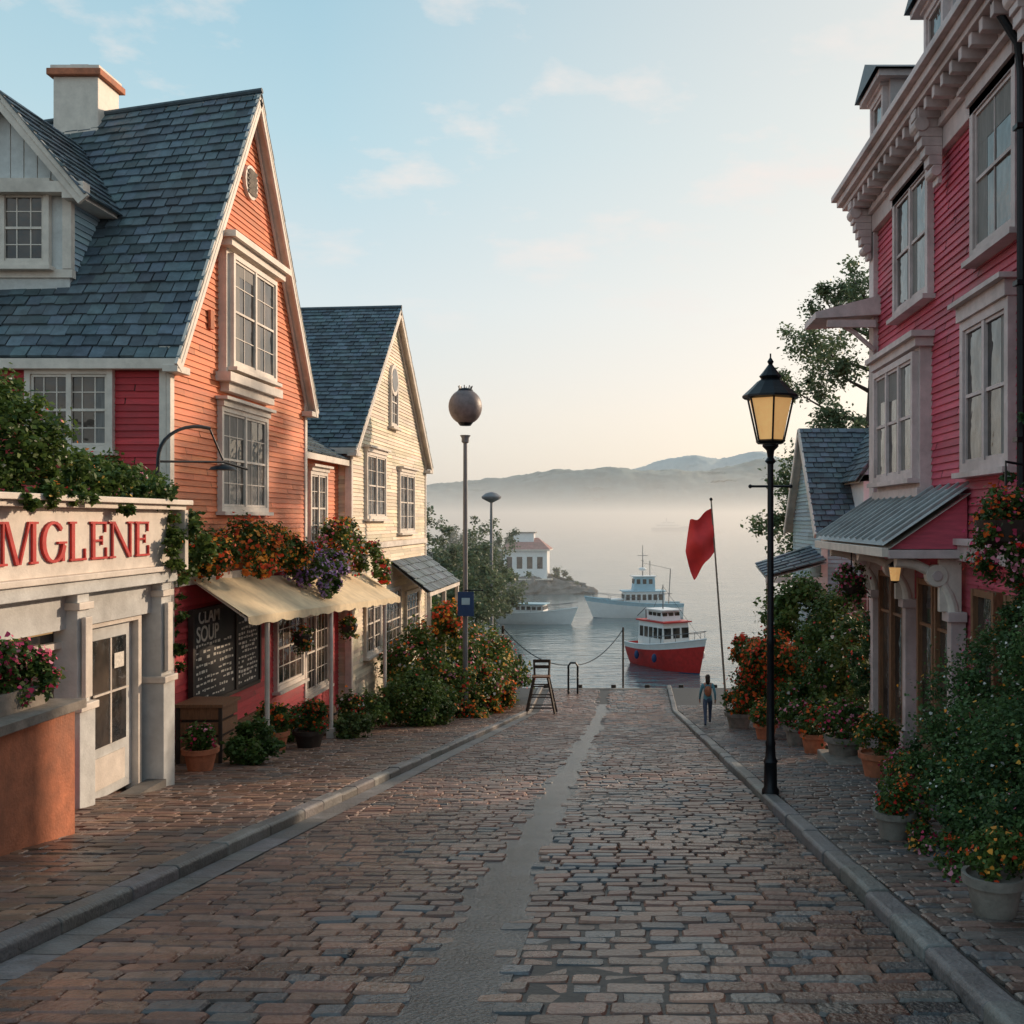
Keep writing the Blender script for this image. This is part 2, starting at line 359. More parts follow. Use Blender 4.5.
def cobcol(x,y):
    t=random.random(); wv=noise.noise(V((x*.5,y*.25,0)))
    warm=(.88 if x<-1.1 else .62)+.4*wv
    b=random.uniform(.5,1.3)*(1+.35*noise.noise(V((x*.8,y*.5,5))))
    if t<warm: c=random.choice([(.235,.10,.062),(.20,.09,.062),(.26,.13,.085),(.20,.115,.085)])
    else: c=random.choice([(.125,.115,.115),(.10,.097,.10),(.155,.13,.115),(.085,.085,.092)])
    return tuple(q*b for q in c)
st=grp('cobblestone_street',(0,20,S(20)))
m=MB(); strip_sheet(m,-4.22,2.0,-8,51,-.008,'mortar'); m.build('street_bed',st)
m=MB(); strip_sheet(m,-1.50,-.74,-8,47,.0,'strip'); m.build('centre_strip',st)
stones('setts',-3.9,2.0,-6,51,0,.185,.2,.42,cobcol,'stone',skip=(-1.36,-.88),parent=st)
m=MB()
y=-6.
while y<45:
    L=random.uniform(.5,.9); a,b=y+.006,y+L-.006
    c=rc(.6,1.05); vs=[(-4.21,a,S(a)+.008),(-3.915,a,S(a)+.002),(-3.915,b,S(b)+.002),(-4.21,b,S(b)+.008)]
    m.add(vs,[(0,1,2,3)],'kerb',c); y+=L
m.build('gutter',st)
def sidewalk(name,xa,xb,kx0,kx1,colf,rd,lo,hi):
    g=grp(name,((xa+xb)/2,20,S(20)+.12)); m=MB(); strip_sheet(m,xa,xb,-8,51,.1,'mortar'); m.build('bed',g)
    stones('pavers',xa+.01,xb-.01,-5,46,.118,rd,lo,hi,colf,'paver',h=.006,parent=g,gap=.009)
    k=MB(); y=-6.
    while y<51:
        L=random.uniform(.8,1.3); a,b=y+.005,y+L-.005; c=rc(.7,1.25)
        t=.135+random.uniform(-.012,.01); vs=[]; jx=random.uniform(-.01,.01)
        for yy in(a,b):
            for x,z in((kx0+jx,-.1),(kx0+jx,t-.03),(kx0+.03+jx,t),(kx1-.03,t),(kx1,t-.03),(kx1,-.1)): vs.append((x,yy,S(yy)+z))
        k.add(vs,[(i,(i+1)%6,6+(i+1)%6,6+i) for i in range(6)]+[(5,4,3,2,1,0),(6,7,8,9,10,11)],'kerb',c); y+=L
    k.build('kerb',g,bevel=.014)
    return g
def lcol(x,y): b=random.uniform(.6,1.25)*(1+.3*noise.noise(V((x*.6,y*.4,2)))); c=random.choice([(.22,.12,.085),(.19,.115,.085),(.16,.12,.10),(.24,.14,.09)]); return tuple(q*b for q in c)
def rcol(x,y): b=random.uniform(.6,1.25); c=random.choice([(.13,.12,.12),(.16,.13,.115),(.20,.12,.095)]); return tuple(q*b for q in c)
sidewalk('sidewalk',-9.3,-4.45,-4.45,-4.22,lcol,.21,.22,.48)
sidewalk('sidewalk',2.22,5.6,2.0,2.22,rcol,.16,.18,.32)
m=MB(); m.box(-12,8,51.0,51.5,-9,-6.44,'rock'); 
for x in np.arange(-11,8,1.7): m.box(x,x+.25,51.52,51.7,-8.5,-6.3,'dwood')
m.build('quay_wall',bevel=.03,org=(-2,51,-7))
# ---------------------------------------------------------------- water
wm=D.materials.new('water'); wm.use_nodes=True; nt=wm.node_tree; N=nt.nodes; L=nt.links; b=N['Principled BSDF']
b.inputs['Base Color'].default_value=(.09,.15,.17,1); b.inputs['Roughness'].default_value=.1; b.inputs['Specular IOR Level'].default_value=.8
tc=N.new('ShaderNodeTexCoord'); mp=N.new('ShaderNodeMapping'); mp.inputs['Scale'].default_value=(.5,1.3,1); L.new(tc.outputs['Object'],mp.inputs[0])
n=N.new('ShaderNodeTexNoise'); n.inputs['Scale'].default_value=1.0; n.inputs['Detail'].default_value=4; L.new(mp.outputs[0],n.inputs['Vector'])
n2=N.new('ShaderNodeTexNoise'); n2.inputs['Scale'].default_value=.12; n2.inputs['Detail'].default_value=3; L.new(mp.outputs[0],n2.inputs['Vector'])
ml=N.new('ShaderNodeMath'); ml.operation='MULTIPLY'; L.new(n.outputs[0],ml.inputs[0]); L.new(n2.outputs[0],ml.inputs[1])
bp=N.new('ShaderNodeBump'); bp.inputs['Strength'].default_value=.6; bp.inputs['Distance'].default_value=.4
L.new(ml.outputs[0],bp.inputs['Height']); L.new(bp.outputs[0],b.inputs['Normal']); M['water']=wm
m=MB(); m.quad((-4000,51.5,-7.3),(4000,51.5,-7.3),(4000,4000,-7.3),(-4000,4000,-7.3),'water'); m.build('water')
# ---------------------------------------------------------------- hills
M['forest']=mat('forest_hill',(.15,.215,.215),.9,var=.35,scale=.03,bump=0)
M['forest2']=mat('haze_tinted_far_hill',(.38,.46,.48),.9,var=.12,scale=.01,bump=0)  # aerial haze is put into the pale base colour of the far hills
def hills(name,y0,dep,prof,seed,k,tree=3.0):
    xs=np.arange(prof[0][0],prof[-1][0],4.5); px=[p[0] for p in prof];pz=[p[1] for p in prof]
    vs=[];fs=[];R=34; hz=np.interp(xs,px,pz); hz=np.convolve(np.pad(hz,14,'edge'),np.ones(29)/29,'valid')
    for j in range(R):
        t=j/(R-1); y=y0+dep*t
        for i,x in enumerate(xs):
            sh=math.sin(min(1,t*1.05)*math.pi/2)
            big=noise.noise(V((x*.0035,y*.004,seed)))*.22+noise.noise(V((x*.011,y*.01,seed+3)))*.12
            tr=noise.noise(V((x*.06,y*.05,seed)))*tree+noise.noise(V((x*.17,y*.12,seed+9)))*tree*.9
            vs.append((x,y+noise.noise(V((x*.01,j,0)))*10,-8+(hz[i]+8)*sh*(1+big*sh)+tr*(t>0)))
    nx=len(xs)
    for j in range(R-1):
        for i in range(nx-1): fs.append((j*nx+i,j*nx+i+1,(j+1)*nx+i+1,(j+1)*nx+i))
    m=MB(); m.add(vs,fs,k); m.build(name,smooth=True)
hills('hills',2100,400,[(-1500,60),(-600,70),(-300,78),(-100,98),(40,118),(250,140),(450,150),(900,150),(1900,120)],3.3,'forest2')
hills('hills',1470,320,[(-1100,40),(-500,54),(-300,60),(-190,78),(-90,92),(0,96),(90,90),(180,98),(280,116),(420,126),(800,110)],7.7,'forest')
# ---------------------------------------------------------------- gable houses
def gable_house(g,xw,xb,y0,y1,zb,ze,zp,zpb,kf,ks,kl=None,zsplit=None,ov=.4,trim='trim',vxr=3.0):
    ym=(y0+y1)/2; s=(zp-ze)/(ym-y0)
    m=MB(); x=xw-.02
    sb=(zpb-ze)/(ym-y0)
    pent=lambda xx,pk:[(xx,y0+.02,zb),(xx,y1-.02,zb),(xx,y1-.02,ze-.25),(xx,ym,pk-.35),(xx,y0+.02,ze-.25)]
    m.add(pent(x,zp)+pent(xb,zpb),[(0,1,2,3,4),(9,8,7,6,5),(0,4,9,5),(1,6,7,2),(0,5,6,1)],'core'); m.build('body',g)
    w=MB()
    ext=lambda z:(0,y1-y0) if z<=ze else ((z-ze)/s,(y1-y0)-(z-ze)/s)
    if kl: clap(w,(xw,y0,0),Y_,X_,zb,zsplit,ext,kl); clap(w,(xw,y0,0),Y_,X_,zsplit,zp-.1,ext,ks)
    else: clap(w,(xw,y0,0),Y_,X_,zb,zp-.1,ext,ks)
    clap(w,(xw,y0,0),-X_,-Y_,zb,ze,lambda z:(0,xw-xb),kf)
    w.build('clapboards',g)
    t=MB()
    t.box(xw-.02,xw+.06,y0-.055,y0+.13,zb,ze-.05,trim); t.box(xw-.02,xw+.06,y1-.13,y1+.05,zb,ze-.05,trim); t.box(xw-.16,xw-.021,y0-.06,y0-.001,zb,ze-.05,trim)
    if kl: t.box(xw+.01,xw+.1,y0+.14,y1-.14,zsplit-.08,zsplit+.1,trim)
    for sg,ya in((-1,y0),(1,y1)):
        e=V((xw+.28,ya+sg*ov,ze-ov*s)); p=V((xw+.28,ym,zp)); dn=V((0,0,-.16))
        t.obox((e+p)/2+dn*1.0,(p-e).normalized(),X_,(p-e).normalized().cross(X_),(p-e).length+.05,.06,.26,trim)
        e2=e+V((-.22,0,0));p2=p+V((-.22,0,0)); t.obox((e2+p2)/2+dn*1.5,(p-e).normalized(),X_,(p-e).normalized().cross(X_),(p-e).length-.5,.06,.2,trim)
    t.box(xb,xw+.3,y0-ov-.06,y0-ov+.0,ze-ov*s-.2,ze-ov*s+.0,trim); t.box(xb,xw+.1,y0-ov,y0-.04,ze-ov*s-.2,ze-ov*s-.14,trim)
    t.box(xw,xw+.3,y0-ov-.08,y0+.3,ze-ov*s-.26,ze-ov*s-.12,trim); t.box(xw,xw+.3,y1-.3,y1+ov+.08,ze-ov*s-.26,ze-ov*s-.12,trim)
    t.build('trim',g,bevel=.008)
    r=MB()
    slates(r,(xb,y0-ov,ze-ov*sb),(xw+.32,y0-ov,ze-ov*s),(xb,ym,zpb+.02),(xw+.32,ym,zp+.02))
    slates(r,(xb,y1+ov,ze-ov*sb),(xw+.32,y1+ov,ze-ov*s),(xb,ym,zpb+.02),(xw+.32,ym,zp+.02),w=.5,ex=.4)
    r.tube([(xb,ym,zpb+.06),(xw+.33,ym,zp+.06)],.07,'slate',8,(.8,.8,.8)); r.build('slate_roof',g)
h1=grp('clapboard_house',(-9,20.1,-2.8))
gable_house(h1,-9,-24,20.1,28.6,-6,5.45,12.15,9.9,'crimson','orange','crimson',.75,ov=.2)
m=MB()
window(m,(-10.9,20.1,4.15),X_,-Y_,1.5,1.4,3,2,2,hood=.0,curt=True)
m.box(-11.85,-9.95,19.9,20.05,4.96,5.06,'trim')
window(m,(-9,23.9,3.35),Y_,X_,2.7,2.1,3,2,2,hood=.14,curt=True)
# oriel window
m.box(-9,-8.8,22.5,25.6,5.25,8.0,'trim'); m.box(-9,-8.65,22.35,25.75,5.05,5.25,'trim'); m.box(-9,-8.78,22.6,25.5,4.85,5.05,'trim')
m.box(-9,-8.6,22.3,25.8,8.0,8.16,'trim'); m.box(-9,-8.48,22.2,25.9,8.16,8.3,'trim'); m.box(-9,-8.75,22.6,25.5,8.3,8.42,'trim')
window(m,(-8.82,24.05,6.65),Y_,X_,2.6,2.3,2,2,2,hood=0,curt=True)
# louvre vent
m.tube([(-9,24.3,10.0),(-8.9,24.3,10.0)],.40,'trim',16); m.tube([(-9,24.3,10.0),(-8.895,24.3,10.0)],.33,'dwood',16)
for i in range(5): m.obox((-8.87,24.3,9.75+i*.12),Y_,(V((.5,0,1))).normalized(),X_,.5,.09,.02,'gwood')
m.obox((-8.93,22.0,6.3),Y_,Z_,X_,.2,.4,.06,'terra')
m.build('windows',h1)
# dormer
m=MB(); yf=20.95
m.box(-14.05,-11.4,yf,23.6,6.6,8.85,'pwhite')
clap(m,(-11.4,yf,0),Y_,X_,7.0,8.85,lambda z:(0,2.2),'blue')
window(m,(-12.72,yf,7.95),X_,-Y_,1.7,1.35,3,2,2,hood=.1)
m.box(-14.12,-11.33,yf-.05,yf+.1,6.95,7.12,'trim'); m.box(-11.52,-11.34,yf-.06,yf+.08,7.13,8.8,'trim')
cx=-12.72
m.add([(cx-1.5,yf-.02,8.85),(cx+1.5,yf-.02,8.85),(cx,yf-.02,10.6),(cx-1.5,23.9,8.85),(cx+1.5,23.9,8.85),(cx,23.9,10.6)],[(0,1,2),(0,2,5,3),(1,4,5,2)],'trim')
for i in range(9):
    xx=cx-1.1+i*.275; hh=1.75*(1-abs(xx-cx)/1.5)-.05
    if hh>.1: m.obox((xx,yf-.035,8.87+hh/2),X_,Z_,-Y_,.25,hh,.03,'pwhite')
for sg in(-1,1):
    e=V((cx+sg*1.75,yf-.3,8.6));p=V((cx,yf-.3,10.66)); d=(p-e).normalized(); m.obox((e+p)/2-Z_*.12,d,Y_,d.cross(Y_),(p-e).length+.05,.07,.26,'trim')
    slates(m,(cx+sg*1.8,yf-.36,8.56),(cx+sg*1.8,23.6,8.56),(cx,yf-.36,10.72),(cx,24.2,10.72))
m.box(cx-1.75,cx+1.75,yf-.3,yf-.03,8.62,8.84,'trim'); m.box(-11.4,-11.0,yf-.3,22.9,8.5,8.62,'trim')
m.build('dormer',h1)
m=MB(); m.box(-13.45,-12.4,24.0,25.0,10.0,12.4,'trim'); m.box(-13.56,-12.29,23.89,25.11,12.4,12.56,'terra'); m.box(-13.5,-12.35,23.95,25.05,12.56,12.66,'trim'); m.box(-13.2,-12.75,24.25,24.6,12.66,12.8,'terra')
m.build('chimney',h1,bevel=.02)
# link section
m=MB(); m.box(-13,-9.42,28.6,33.3,-7,3.9,'core'); clap(m,(-9.4,28.62,0),Y_,X_,-7,.4,lambda z:(0,4.66),'crimson'); clap(m,(-9.4,28.62,0),Y_,X_,.4,4.0,lambda z:(0,4.66),'orange')
slates(m,(-9.0,28.62,3.95),(-9.0,33.2,3.95),(-12.3,28.62,5.9),(-12.3,33.2,5.9)); m.box(-9.1,-9.0,28.65,33.2,3.75,3.93,'trim')
window(m,(-9.4,30.9,2.35),Y_,X_,1.5,2.0,2,2,2,hood=.12)
m.build('link_wing',h1)
m=MB(); 
window(m,(-9,27.1,-1.3),Y_,X_,2.0,1.9,4,2,1,hood=0)
window(m,(-9.4,30.6,-1.9),Y_,X_,2.6,2.2,4,2,2,hood=0)
m.box(-8.99,-8.9,20.3,25.6,-3.6,-2.6,'wood')
m.build('ground_floor_windows',h1)
# cream house
h2=grp('clapboard_house',(-9,33.3,-4.7))
gable_house(h2,-9,-24,33.3,45.6,-8,4.6,10.15,9.8,'cream','cream',ov=.3)
m=MB()
window(m,(-9,36.4,3.2),Y_,X_,2.6,2.1,2,2,2,hood=.14); window(m,(-9,41.5,2.7),Y_,X_,2.6,2.2,2,2,2,hood=.14)
window(m,(-9,39.2,6.5),Y_,X_,1.0,1.7,2,2,1,hood=0)
m.tube([(-9,39.2,7.35),(-8.88,39.2,7.35)],.6,'trim',20); m.tube([(-8.9,39.2,7.35),(-8.868,39.2,7.35)],.45,'glass',20)
window(m,(-9,36.0,-1.6),Y_,X_,2.0,2.0,3,2,2,hood=0); window(m,(-9,39.0,-1.8),Y_,X_,2.4,2.2,4,3,1,hood=0); window(m,(-9,42.6,-2.0),Y_,X_,2.4,2.0,4,3,1,hood=0)
m.box(-9,-8.85,33.5,45.4,1.0,1.2,'trim')
m.build('windows',h2)
m=MB() # porch roof
slates(m,(-7.5,39.0,-.75),(-7.5,45.9,-.75),(-9,39.0,.45),(-9,45.9,.45),w=.5,ex=.35); m.box(-7.6,-7.5,39.0,45.9,-.92,-.77,'trim')
for y in(39.2,42.4,45.6): m.box(-7.65,-7.5,y-.08,y+.08,-7,-.9,'trim')
m.build('porch',h2)
# ---------------------------------------------------------------- storefront
sh=grp('storefront',(-7.4,13,-1.8))
m=MB(); m.box(-14,-9.5,6,20.05,-3.6,2.2,'core'); m.box(-9.5,-7.9,6,16.3,-3.6,2.2,'core')
m.box(-9.49,-7.3,6,16.42,2.2,2.26,'gwood')
m.box(-7.9,-7.45,6,16.38,.55,1.2,'pwhite'); m.build('body',sh)
m=MB()
m.box(-7.45,-7.28,8,16.45,1.28,2.16,'trim'); m.box(-7.45,-7.14,8,16.6,2.16,2.24,'trim'); m.box(-7.45,-7.06,8,16.68,2.24,2.32,'trim'); m.box(-7.45,-7.18,8,16.55,1.2,1.28,'trim'); m.box(-7.45,-7.24,8,16.5,1.02,1.2,'pwhite')
m.box(-9.0,-7.1,16.45,16.58,1.2,2.16,'trim')
for y in(11.2,13.75,16.2):
    m.box(-7.62,-7.3,y-.15,y+.15,-3,1.02,'pwhite'); m.box(-7.66,-7.24,y-.2,y+.2,-3,-.55,'pwhite'); m.box(-7.68,-7.2,y-.23,y+.23,-.55,-.45,'trim'); m.box(-7.66,-7.25,y-.19,y+.19,.8,.9,'trim')
    m.box(-7.28,-7.22,y-.09,y+.09,-.38,.7,'trim')
m.box(-7.9,-7.3,16.3,16.4,-3,1,'pwhite')
m.build('facade_trim',sh,bevel=.01)
m=MB() # door
yd=15.0; zb=S(yd)+.13
m.box(-7.66,-7.6,14.3,15.7,zb,zb+2.5,'pwhite'); m.box(-7.6,-7.57,14.52,15.48,zb+.75,zb+2.3,'glass')
for y in(14.2,15.72): m.box(-7.7,-7.5,y,y+.1,zb-.1,1.0,'trim')
m.box(-7.7,-7.5,14.3,15.72,zb+2.5,zb+2.58,'trim'); m.box(-7.62,-7.59,14.3,15.72,zb+2.58,.93,'warm'); m.box(-7.56,-7.54,14.5,15.5,zb+1.5,zb+1.53,'trim')
m.box(-7.575,-7.555,14.98,15.02,zb+.76,zb+2.3,'trim'); m.box(-7.6,-7.575,14.55,15.45,zb+.15,zb+.6,'trim')
m.tube([(-7.52,14.42,zb+.95),(-7.52,14.42,zb+1.25)],.015,'iron',6); m.box(-7.5,-7.2,14.0,16.0,zb-.25,zb-.02,'rock')
m.obox((-7.55,15.22,zb+1.95),Y_,Z_,X_,.28,.22,.01,'chalk')
m.build('door',sh)
m=MB() # shop window
m.box(-7.7,-7.62,11.35,13.6,-.75,.95,'glass'); m.box(-7.66,-7.4,11.35,13.6,-.85,-.72,'trim'); m.box(-7.66,-7.5,11.35,13.6,.3,.38,'trim'); m.box(-7.63,-7.6,11.4,13.55,.5,.75,'warm')
for y in(12.1,12.85): m.box(-7.62,-7.56,y,y+.06,-.72,.94,'wood')
m.box(-7.62,-7.6,12.3,12.7,-.5,.2,'red')
m.box(-7.66,-7.55,11.35,13.6,-3,-.85,'crimson')
m.box(-7.66,-7.55,6,11.05,-3,-.85,'crimson'); m.box(-7.7,-7.62,6,11.05,-.85,.95,'glass')
m.build('shop_window',sh)
# serif sign letters
m=MB(); sx=-7.262
def st_(y,z,w,h,sl=0): m.obox((sx,y,z),V((0,1,0)),(V((0,sl,1))).normalized(),X_,w,h*math.sqrt(1+sl*sl),.03,'red')
H=.52;z0=1.46;zc=z0+H/2
def serif(y,z): m.obox((sx+.002,y,z),Y_,Z_,X_,.17,.028,.03,'red')
def let(ch,y,w):
    if ch=='M':
        st_(y+.06,zc,.035,H);st_(y+w-.06,zc,.075,H); st_(y+w*.31,zc,.07,H,-.42);st_(y+w*.66,zc,.035,H,.38)
        for yy in(y+.05,y+w-.06): serif(yy,z0+.015); serif(yy,z0+H-.015)
    if ch=='N':
        st_(y+.06,zc,.035,H);st_(y+w-.06,zc,.035,H);st_(y+w*.5,zc,.075,H,-(w-.16)/H)
        serif(y+.05,z0+.015);serif(y+.04,z0+H-.015);serif(y+w-.06,z0+H-.015)
    if ch in'LE':
        st_(y+.1,zc,.075,H); serif(y+.1,z0+H-.015)
        m.obox((sx+.003,y+w*.5,z0+.018),Y_,Z_,X_,w*.85,.03,.03,'red'); st_(y+w*.88,z0+.08,.025,.16)
        if ch=='E':
            m.obox((sx+.003,y+w*.48,z0+H-.018),Y_,Z_,X_,w*.8,.03,.03,'red'); st_(y+w*.84,z0+H-.08,.025,.14)
            m.obox((sx+.003,y+w*.42,zc),Y_,Z_,X_,w*.5,.028,.03,'red'); st_(y+w*.66,zc,.02,.13)
    if ch=='G':
        cy=y+w*.52
        for i in range(22):
            a=math.radians(50+i*(290/21)); wd=.03+.055*abs(math.cos(a))**2
            p=V((sx,cy+math.cos(a)*w*.38,zc+math.sin(a)*H*.47)); t=V((0,-math.sin(a)*w*.38,math.cos(a)*H*.47)).normalized()
            m.obox(p,t,X_.cross(t),X_,.09,wd,.03+.0008*i,'red')
        st_(y+w*.88,z0+.13,.06,.24); m.obox((sx+.003,y+w*.84,zc-.01),Y_,Z_,X_,.2,.028,.035,'red')
ys=11.85
for ch,w in zip('MGLENE',(.74,.6,.46,.5,.64,.5)): let(ch,ys,w); ys+=w+.06
m.build('sign_letters',sh)
# planter wall
pb=grp('planter_box',(-6.8,10.6,-1.4))
m=MB(); m.box(-7.15,-6.2,6.5,11.5,-2.2,-.12,'terra'); m.box(-7.2,-6.12,6.45,11.6,-.12,-.02,'gwood'); m.box(-7.0,-6.4,9.6,11.3,-.02,.2,'gwood'); m.box(-6.95,-6.45,9.65,11.25,.2,.205,'soil'); m.build('masonry',pb,bevel=.015)
foliage('flowers',[(-6.7,11.2,.42,.35,.35,.28),(-6.7,10.6,.5,.35,.5,.3),(-6.45,11.0,.28,.3,.5,.22)],5500,.065,G1,G2,PNK,600,.06,pb,11)
# vines on storefront
foliage('flowering_vine',[(-7.9,12.9,3.1,.7,.9,.8),(-7.7,13.9,2.7,.5,.7,.35),(-7.5,14.9,2.55,.4,.7,.3),(-7.35,15.8,2.45,.35,.5,.35),(-7.15,16.5,2.0,.25,.35,.6),(-8.3,16,2.7,.5,.8,.4),(-7.2,16.9,1.5,.3,.5,.4),(-7.1,12.5,2.3,.12,.7,.2),(-7.12,14.6,2.2,.12,.3,.18),(-7.12,16.1,1.75,.12,.25,.55),(-7.1,16.2,1.15,.12,.2,.4),(-7.15,13.4,2.3,.15,.6,.15)],24000,.075,G1,(.15,.22,.05),MIX,420,.055,None,12,kc=290)
foliage('climbing_vine',[(-9.0,19.9,1.8,.5,.3,.7),(-8.8,20.6,1.4,.3,.6,.3),(-8.6,17.5,2.6,.6,1.2,.35),(-8.9,19.0,2.5,.4,1.0,.5),(-8.9,20.3,-.2,.15,.2,1.5)],7500,.08,G1,G2,MIX,200,.065,None,13)
foliage('awning_flowers',[(-8.6,21.0,1.3,.5,.7,.5),(-8.5,22.6,1.5,.55,.9,.55),(-8.5,24.1,1.4,.5,.9,.55),(-8.4,25.3,1.25,.5,.8,.5),(-8.0,22.5,.95,.3,1.2,.2)],11000,.085,G1,G2,ORG,2000,.095,None,14,kc=150)
foliage('awning_flowers',[(-8.3,26.6,.85,.55,.9,.5),(-8.1,27.9,.7,.5,.9,.55),(-7.9,27.2,.3,.25,.9,.35)],6000,.085,G1,G2,PUR,1100,.09,None,15)
foliage('awning_flowers',[(-8.4,29.3,1.2,.6,1,.7),(-8.6,31,1.4,.6,1.1,.8),(-8.3,32.6,.9,.5,.7,.7),(-8.2,34.4,.3,.4,.8,.5)],9000,.095,G1,G2,MIX,1000,.11,None,16)
# awning
AL=14.0
aw=grp('canvas_awning',(-8.4,26,0)); m=MB(); n=48
def az(y,t):
    k=(y-21)/12; sag=.05*math.sin(k*12*math.pi/1.5)**2
    return (.82-.55*k)*(1-t)+( .02-.55*k)*t-sag*math.sin(t*math.pi)
vs=[];fs=[]
for i in range(n+1):
    y=20.9+AL*i/n
    for j in range(6):
        t=j/5; vs.append((-8.93+1.2*t,y,az(y,t)))
    vs.append((-7.72,y,az(y,1)-.14-.06*abs(math.sin(i*.9))))
for i in range(n):
    for j in range(6): a=i*7+j; fs.append((a,a+1,a+8,a+7))
m.add(vs,fs,'canvas'); m.build('canvas',aw,smooth=True)
m=MB()
for y in(22.2,27.0,33.0): m.tube([(-7.8,y,S(y)),(-7.8,y,az(y,1)-.02)],.055,'trim',8); m.box(-7.9,-7.7,y-.1,y+.1,S(y)+.1,S(y)+.4,'trim')
m.beam((-7.8,20.95,az(20.95,1)-.05),(-7.8,34.8,az(34.8,1)-.05),.05,.07,'trim')
for y in np.arange(21,34.9,1.5): m.beam((-8.93,y,az(y,0)-.04),(-7.8,y,az(y,1)-.04),.035,.035,'trim')
m.build('frame',aw)
for yy in(25.2,29.5):
    g=grp('hanging_flower_basket',(-8.0,yy,-1.0)); m=MB(); zt=az(yy,1)-.1
    m.tube([(-8.0,yy,zt),(-8.0,yy,zt-.55)],.012,'iron',5); m.lathe((-8.0,yy,zt-.85),[(.08,0),(.2,.12),(.25,.3)],'dwood',12); m.build('basket',g)
    foliage('flowers',[(-8.0,yy,zt-.5,.3,.3,.22),(-8.0,yy,zt-.75,.3,.3,.25)],1500,.06,G1,G2,MIX,150,.07,g,int(yy*10))
# chalkboard
cb=grp('chalkboard_sign',(-8.9,22.8,-.8)); m=MB()
m.box(-8.95,-8.88,20.95,24.7,-1.85,.1,'board'); 
for a in((20.9,24.75,.08,.16),(20.9,24.75,-1.92,-1.84)): m.box(-8.95,-8.85,a[0],a[1],a[2],a[3],'dwood')
for y in(20.88,23.2,24.7): m.box(-8.95,-8.845,y,y+.08,-1.85,.1,'dwood')
r=random.Random(3)
for col,(ya,yb) in enumerate(((21.1,23.1),(23.4,24.6))):
    z=-.62 if col==0 else -.35
    while z>-1.75:
        y=ya
        while y<yb-.1:
            w=r.uniform(.05,.2); w=min(w,yb-y)
            if r.random()<.85: m.obox((-8.876,y+w/2,z+r.uniform(-.01,.01)),Y_,Z_,X_,w*.8,r.choice((.03,.045,.06)),.004,'chalk')
            y+=w+.03
        z-=r.choice((.1,.12,.15))
m.build('board',cb)
def text(s,loc,size,parent,k):
    c=D.curves.new('lettering','FONT'); c.body=s; c.size=size; c.extrude=.003; c.offset=.006; c.materials.append(M[k])
    o=D.objects.new('lettering',c); scn.collection.objects.link(o); o.location=loc; o.rotation_euler=(math.pi/2,0,math.pi/2); o.parent=parent; o.matrix_parent_inverse=Matrix.Translation(-parent.location)
text('CLAM',(-8.872,21.2,-.16),.42,cb,'chalk'); text('SOUP',(-8.872,21.1,-.54),.46,cb,'chalk'); text('CRAB',(-8.872,23.4,-.2),.36,cb,'chalk')
# bracket lamp
bl=grp('wall_bracket_lamp',(-8.6,18.5,2.5)); m=MB()
pts=[(-7.6,16.5,1.9),(-7.6,16.6,3.0)]+[(-7.6+.3*(1-math.cos(a)),16.6+1.0*(1-math.cos(a)),3.0+.6*math.sin(a)) for a in np.linspace(.15,1.75,9)]
m.tube(pts,.03,'iron',6); e=pts[-1]
m.tube([(-7.6,16.6,2.95),(-7.1,18.0,3.02),(-6.9,18.6,2.92)],.022,'iron',6); m.lathe((-7.1,18.0,2.98),[(.05,0),(.2,-.05),(.24,-.1)],'iron',12)
m.tube([(e[0],e[1],e[2]),(-7.1,18.0,3.05)],.016,'iron',6); m.build('bracket',bl,smooth=True)
# ---------------------------------------------------------------- pots, boxes
def pot(name,x,y,r=.3,h=.4,k='terra',fol=None,z=None):
    z=S(y)+.12 if z is None else z
    g=grp(name,(x,y,z)); m=MB(); m.lathe((x,y,z),[(r*.7,0),(r*.92,h*.75),(r*1.08,h*.78),(r*1.1,h),(r*.95,h),(r*.9,h*.88),(.01,h*.88)],k,18); m.build('pot',g,smooth=True)
    if fol: foliage('plant',[(x,y,z+h+fol[0]*.55,fol[0],fol[0],fol[0]*fol[1]),(x+fol[0]*.3,y-.1,z+h+fol[0]*.9,fol[0]*.6,fol[0]*.6,fol[0]*.5)],fol[2],fol[3],fol[4],fol[5],fol[6],fol[7],fol[8],g,int(x*100+y*10)%9999+3)
    return g
pot('flower_pot',-7.75,18.6,.3,.42,'terra',(.33,.9,1500,.07,G1,G2,PNK,90,.06))
pot('flower_pot',-7.45,24.0,.36,.42,'dwood',(.5,.8,2200,.075,G1,G2,RED,260,.075))
pot('flower_pot',-7.9,23.0,.3,.45,'terra',(.45,1,1500,.08,G1,G2,ORG,140,.08))
pot('flower_pot',-7.6,28.3,.25,.35,'dwood')
pot('flower_pot',-8.2,30.3,.3,.4,'terra',(.5,1,1500,.09,G1,G2,MIX,140,.09))
pot('flower_pot',3.45,31.5,.42,.5,'gwood',(.6,.7,1800,.1,G1,G2,RED,220,.1))
pot('flower_pot',4.05,24.4,.3,.5,'gwood',(.45,.9,1500,.09,G1,G2,PNK,120,.085))
pot('flower_pot',4.35,20.6,.36,.5,'gwood',(.5,1.1,2200,.075,G1,G2,PNK,160,.07))
pot('flower_pot',4.1,22.4,.3,.45,'terra',(.4,1.2,1500,.08,G1,G2,RED,150,.08))
pot('flower_pot',4.3,17.6,.3,.42,'terra',(.4,1.2,1800,.065,G1,G2,ORG,180,.06))
pot('flower_pot',3.6,26.6,.3,.42,'terra',(.42,1.0,1500,.085,G1,G2,ORG,150,.085))
pot('flower_pot',2.95,11.3,.22,.3,'gwood',(.27,.8,2200,.042,G1,G2,RED,170,.04))
